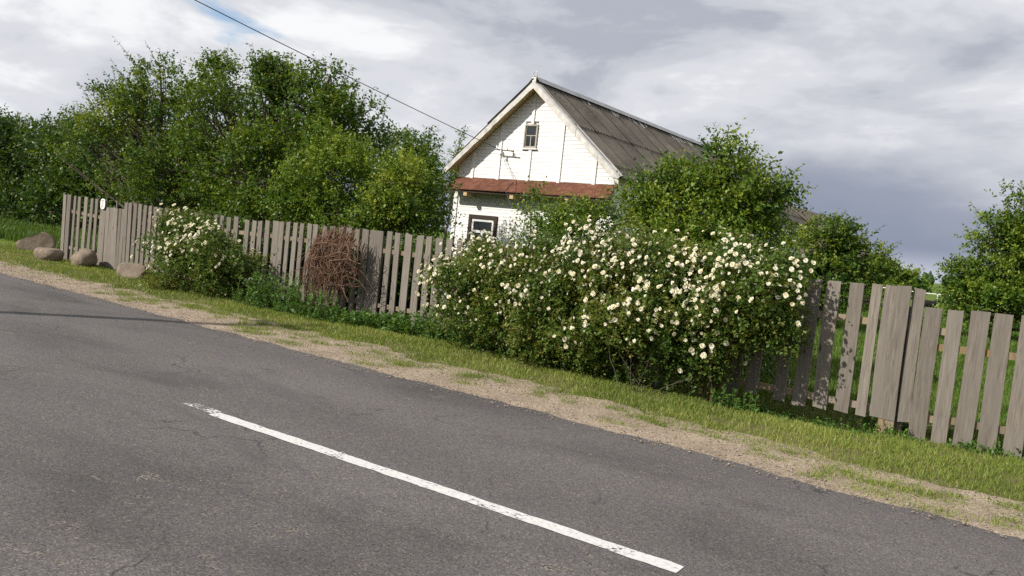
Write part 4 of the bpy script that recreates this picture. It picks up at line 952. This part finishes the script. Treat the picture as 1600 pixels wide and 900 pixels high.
# heap of dry vines against the fence
def vines():
    rng = np.random.default_rng(9); cx, cy = at(536, 420, 9.65)[0], 9.52; m = Tubes(); root = empty('dry_vine', (cx, cy, 0)); tag(root, 'tangle of dry brown vine stems heaped against the fence', 'vine')
    for k in range(400):
        a = rng.uniform(0, 2 * pi); n = 9; t = np.linspace(0, 1, n); kind = rng.random()
        if kind < 0.52:                            # stems hanging down, thickest on the left
            x0 = rng.triangular(-0.62, -0.2, 0.6); top = 1.40 - 0.55 * max(0, -x0 - 0.15) - 0.25 * max(0, x0 - 0.35) + rng.normal() * 0.07; x1 = x0 * 0.75 - 0.16 + rng.normal() * 0.14
            low = 0.05 + 0.55 * max(0, x0 + 0.05) + rng.random() ** 2 * 0.6; bow = 0.04 + rng.random() * 0.22
            p = np.stack([x0 + (x1 - x0) * t + rng.normal() * 0.08 * np.sin(t * pi) + 0.03 * np.sin(t * 7 + a), -bow * np.sin(pi * (t * 0.8 + 0.1)), top + (low - top) * t ** 0.9], -1)
        elif kind < 0.85:                          # loose arcs in the upper part
            r = rng.uniform(0.10, 0.34); c = np.array([rng.uniform(-0.25, 0.36), -0.06 - rng.random() * 0.2, rng.uniform(0.68, 1.16)]); th = a + rng.uniform(0.8, 3.0) * t
            p = np.stack([c[0] + r * 1.2 * np.cos(th), c[1] + 0.08 * np.sin(th * 1.7 + a), c[2] + r * 0.7 * np.sin(th)], -1)
        else:                                      # stray ends sticking out and a few stems on the right
            x0 = rng.uniform(-0.45, 0.5); z0 = rng.uniform(0.5, 1.35); d = np.array([rng.normal() * 0.45, -0.1 - 0.2 * rng.random(), rng.normal() * 0.25]); p = np.array([x0, -0.12, z0]) + d * t[:, None] * 0.8; p[:, 2] -= 0.35 * t ** 2
        p += np.cumsum(rng.normal(size=(n, 3)) * 0.010, axis=0); p[:, 2] = np.maximum(p[:, 2], 0.02); p[:, 1] = np.minimum(p[:, 1], 0.14)
        m.add(p, np.linspace(1.0, 0.4, n) * 0.004 * np.exp(rng.normal() * 0.45 + 0.35), 4)
    m.build('stems', M_dry, root)
vines()

# ------------------------------------------------------------------ weeds and grass
def weed(label, x, y, nst, h, spread, leaf, seed, mat=None, group='weeds along the fence', width=0.5, per=16, name='weed_clump'):
    rng = np.random.default_rng(seed); base = np.array([x, y, float(ground_z(x, y))]); root = empty(name, base); tag(root, label, 'weed', group)
    P = np.stack([rng.normal(0, spread, nst), rng.normal(0, spread * 0.5, nst), np.zeros(nst)], -1); D = unit(np.array([0, 0, 1.0]) + rng.normal(size=(nst, 3)) * 0.22); Ls = h * rng.uniform(0.6, 1.1, nst)
    me = crown_mesh('leaves', [shoot_leaves(rng, P, D, Ls, per, leaf, droop=0.05, flat=0.9)], width); link('leaves', me, mat or M_leaf_weed, root)
    m = Tubes()
    for k in range(nst): m.add(np.stack([P[k], P[k] + D[k] * Ls[k] * 0.5, P[k] + D[k] * Ls[k]]), [0.005, 0.004, 0.002], 4)
    m.build('stems', M_leaf_weed if False else MATS['weed_stem'], root)
simple('weed_stem', (0.07, 0.12, 0.03), 0.7)
for k, (u, v, n, h, s, lf, lab) in enumerate([
    (400, 484, 38, 0.66, 0.22, 0.085, 'bright green nettle clump right beside the smaller rose bush'), (440, 492, 42, 0.64, 0.26, 0.085, 'tall green nettle clump between the smaller rose bush and the vines'),
    (478, 500, 32, 0.5, 0.22, 0.08, 'green weed clump at the left foot of the dry vines'), (525, 508, 34, 0.26, 0.24, 0.08, 'low leafy weeds directly under the dry vines'),
    (575, 512, 34, 0.28, 0.24, 0.085, 'low leafy weeds at the right foot of the dry vines'), (612, 520, 26, 0.34, 0.2, 0.11, 'broad leaved weeds in front of the bare pickets'),
    (655, 528, 40, 0.42, 0.26, 0.075, 'green weeds between bare pickets and the long rose mass'), (695, 535, 44, 0.55, 0.24, 0.07, 'leafy green weeds at the left end of the long rose mass'), (735, 548, 40, 0.42, 0.24, 0.065, 'fine leaved weeds under the left end of the long rose mass'),
    (1372, 668, 10, 0.24, 0.10, 0.07, 'small leafy weed left of the brown fence post foot'), (1412, 678, 9, 0.18, 0.10, 0.06, 'small green weed right of the brown fence post foot'), (1130, 640, 16, 0.22, 0.2, 0.07, 'pale weed tuft below the right side of the rose mass'), (960, 600, 22, 0.24, 0.22, 0.07, 'low weeds below the middle of the rose mass'), (370, 476, 10, 0.3, 0.12, 0.07, 'thin weed in the shade of the smaller rose bush')]):
    p = onground(u, v); weed(lab, p[0], p[1] + 0.1, n, h, s, lf, 300 + k)
def groundcover():
    rng = np.random.default_rng(71); n = 5200; x = rng.uniform(-12, 1.5, n); y = fence_y(x) - np.abs(rng.normal(0.05, 0.33, n)) + 0.25
    P = np.stack([x, y, ground_z(x, y)], -1); D = unit(np.array([0, -0.2, 0.8]) + rng.normal(size=(n, 3)) * 0.5); L = rng.uniform(0.05, 0.16, n)
    keep = (fbm(np.stack([x * 1.5, y * 1.5], -1), 15, 2) > 0.42) & ((x < -5.0) | (rng.random(n) < 0.35)); P, D, L = P[keep], D[keep], L[keep]
    o = link('undergrowth', crown_mesh('undergrowth', [shoot_leaves(rng, P, D, L, 6, 0.055)]), M_leaf_weed); tag(o, 'low green undergrowth along the foot of the fence', 'undergrowth', kind='stuff')
groundcover()
def blades(name, label, x, y, h, w, mat, seed, lean=0.5, dead=0.12):
    rng = np.random.default_rng(seed); n = len(x); z = ground_z(x, y) - 0.005; a = rng.uniform(0, 2 * pi, n); b = rng.uniform(0, 2 * pi, n)
    B = np.stack([x, y, z], -1); s = np.stack([np.cos(a), np.sin(a), a * 0], -1) * (w / 2)[:, None]; l = np.stack([np.cos(b), np.sin(b), a * 0], -1) * (h * lean * rng.random(n))[:, None]; up = np.array([0, 0, 1.0]) * h[:, None]
    V = np.stack([B - s, B + s, B + l * 0.4 + up * 0.6 + s * 0.6, B + l * 0.4 + up * 0.6 - s * 0.6, B + l + up * 0.95], 1).reshape(-1, 3)
    i = np.arange(n)[:, None] * 5; F = np.concatenate([i + np.array([[0, 1, 2]]), i + np.array([[0, 2, 3]]), i + np.array([[3, 2, 4]])])
    t = np.clip(rng.normal(0.42, 0.16, n) + 0.35 * (fbm(np.stack([x, y], -1) * 1.1, seed, 3) - 0.5) * 2, 0, 0.85); t = np.where(rng.random(n) < dead, 0.98, t)
    o = link(name, np_mesh(name, V, F, False, {'tint': np.repeat(t, 5)}), mat); tag(o, label, 'grass', kind='stuff'); return o
def verge():
    rng = np.random.default_rng(81); X, Y = [], []
    for x0, x1, dens in ((-5, 4.2, 5000), (-11, -5, 3200), (-18, -11, 1700), (-34, -18, 800)):
        n = int((x1 - x0) * 3.6 * dens); x = rng.uniform(x0, x1, n); y = edge_y(x) + rng.uniform(0.15, 3.75, n); X.append(x); Y.append(y)
    x = np.concatenate(X); y = np.concatenate(Y); d = y - shoulder_in(x)
    clump = fbm(np.stack([x * 3.2, y * 3.2], -1), 91, 3); big = fbm(np.stack([x * 0.9, y * 0.9], -1), 95, 3)
    p = sstep(-0.30, 0.16, d + (clump - 0.5) * 1.2) * (0.35 + 0.65 * sstep(0.33, 0.55, clump)) * np.where((clump > 0.52) | (d > 0.12), 1, 0.15)
    p = np.where(y > fence_y(x) - 0.12, p * 0.55, p)
    k = rng.random(len(x)) < p; x, y, d = x[k], y[k], d[k]; n = len(x)
    h = (0.018 + 0.036 * rng.random(n) ** 1.3) * (0.6 + 0.7 * sstep(-0.2, 0.6, d)); far = 1 + 0.03 * np.abs(x)
    blades('verge_grass', 'short mown grass on the verge between shoulder and fence', x, y, h * (0.9 + 0.1 * far), 0.0055 * far ** 1.5, M_grass, 82, 0.9, 0.09)
verge()
def tufts():
    rng = np.random.default_rng(83); X, Y, H = [], [], []
    for k in range(120):
        cx = rng.uniform(-13, 2.6); r = rng.uniform(0.03, 0.13); cy = shoulder_in(np.array([cx]))[0] + 0.12 - 0.55 * rng.random() ** 1.8; m = int(60 + 5000 * r * r * 3.5)
        X.append(rng.normal(cx, r * 1.3, m)); Y.append(rng.normal(cy, r * 0.7, m)); H.append(rng.uniform(0.03, 0.065, m))
    x, y, h = map(np.concatenate, (X, Y, H)); blades('grass_tufts', 'small grass tufts growing in the sandy shoulder', x, y, h, np.full(len(x), 0.006), M_grass, 84, 1.0, 0.08)
tufts()
def yard():
    rng = np.random.default_rng(85); X, Y, H = [], [], []
    for y0, y1, x0, x1, n, h in ((9.1, 13, -7, 3.0, 26000, 0.10), (13, 22, -7, 3.5, 34000, 0.12), (22, 45, -12, 3, 42000, 0.15)):
        X.append(rng.uniform(x0, x1, n)); Y.append(rng.uniform(y0, y1, n)); H.append(np.full(n, h))
    n = 26000; X.append(rng.uniform(-46, -19.6, n)); Y.append(rng.uniform(11.6, 17.5, n)); H.append(np.full(n, 0.30))
    x, y, h = map(np.concatenate, (X, Y, H)); k = (y > fence_y(x) + 0.1) & (fbm(np.stack([x * 1.2, y * 1.2], -1), 17, 3) > 0.3); x, y, h = x[k], y[k], h[k]
    dist = np.hypot(x, y); blades('yard_grass', 'longer green meadow grass in the yard behind the fence', x, y, h * rng.uniform(0.5, 1.2, len(x)), 0.0012 * dist, M_grass_yard, 86, 0.6, 0.03)
yard()
def straws():
    rng = np.random.default_rng(99); m = Tubes()
    for k in range(26):
        x = rng.uniform(-9, 2.5); y = edge_y(x) + rng.uniform(0.1, 1.1); a = rng.normal(0, 0.7); l = rng.uniform(0.05, 0.22); z = max(float(ground_z(x, y)) + 0.018, -0.005)
        d = np.array([cos(a), sin(a), 0]); m.add(np.array([(x, y, z), (x, y, z + 0.008) + d * l / 2, (x, y, z) + d * l]), 0.002, 4)
    o = m.build('straw', simple('dry_straw', (0.36, 0.30, 0.19), 0.8)); tag(o, 'dry straw bits strewn along the sandy shoulder', 'straw', kind='stuff')
straws()
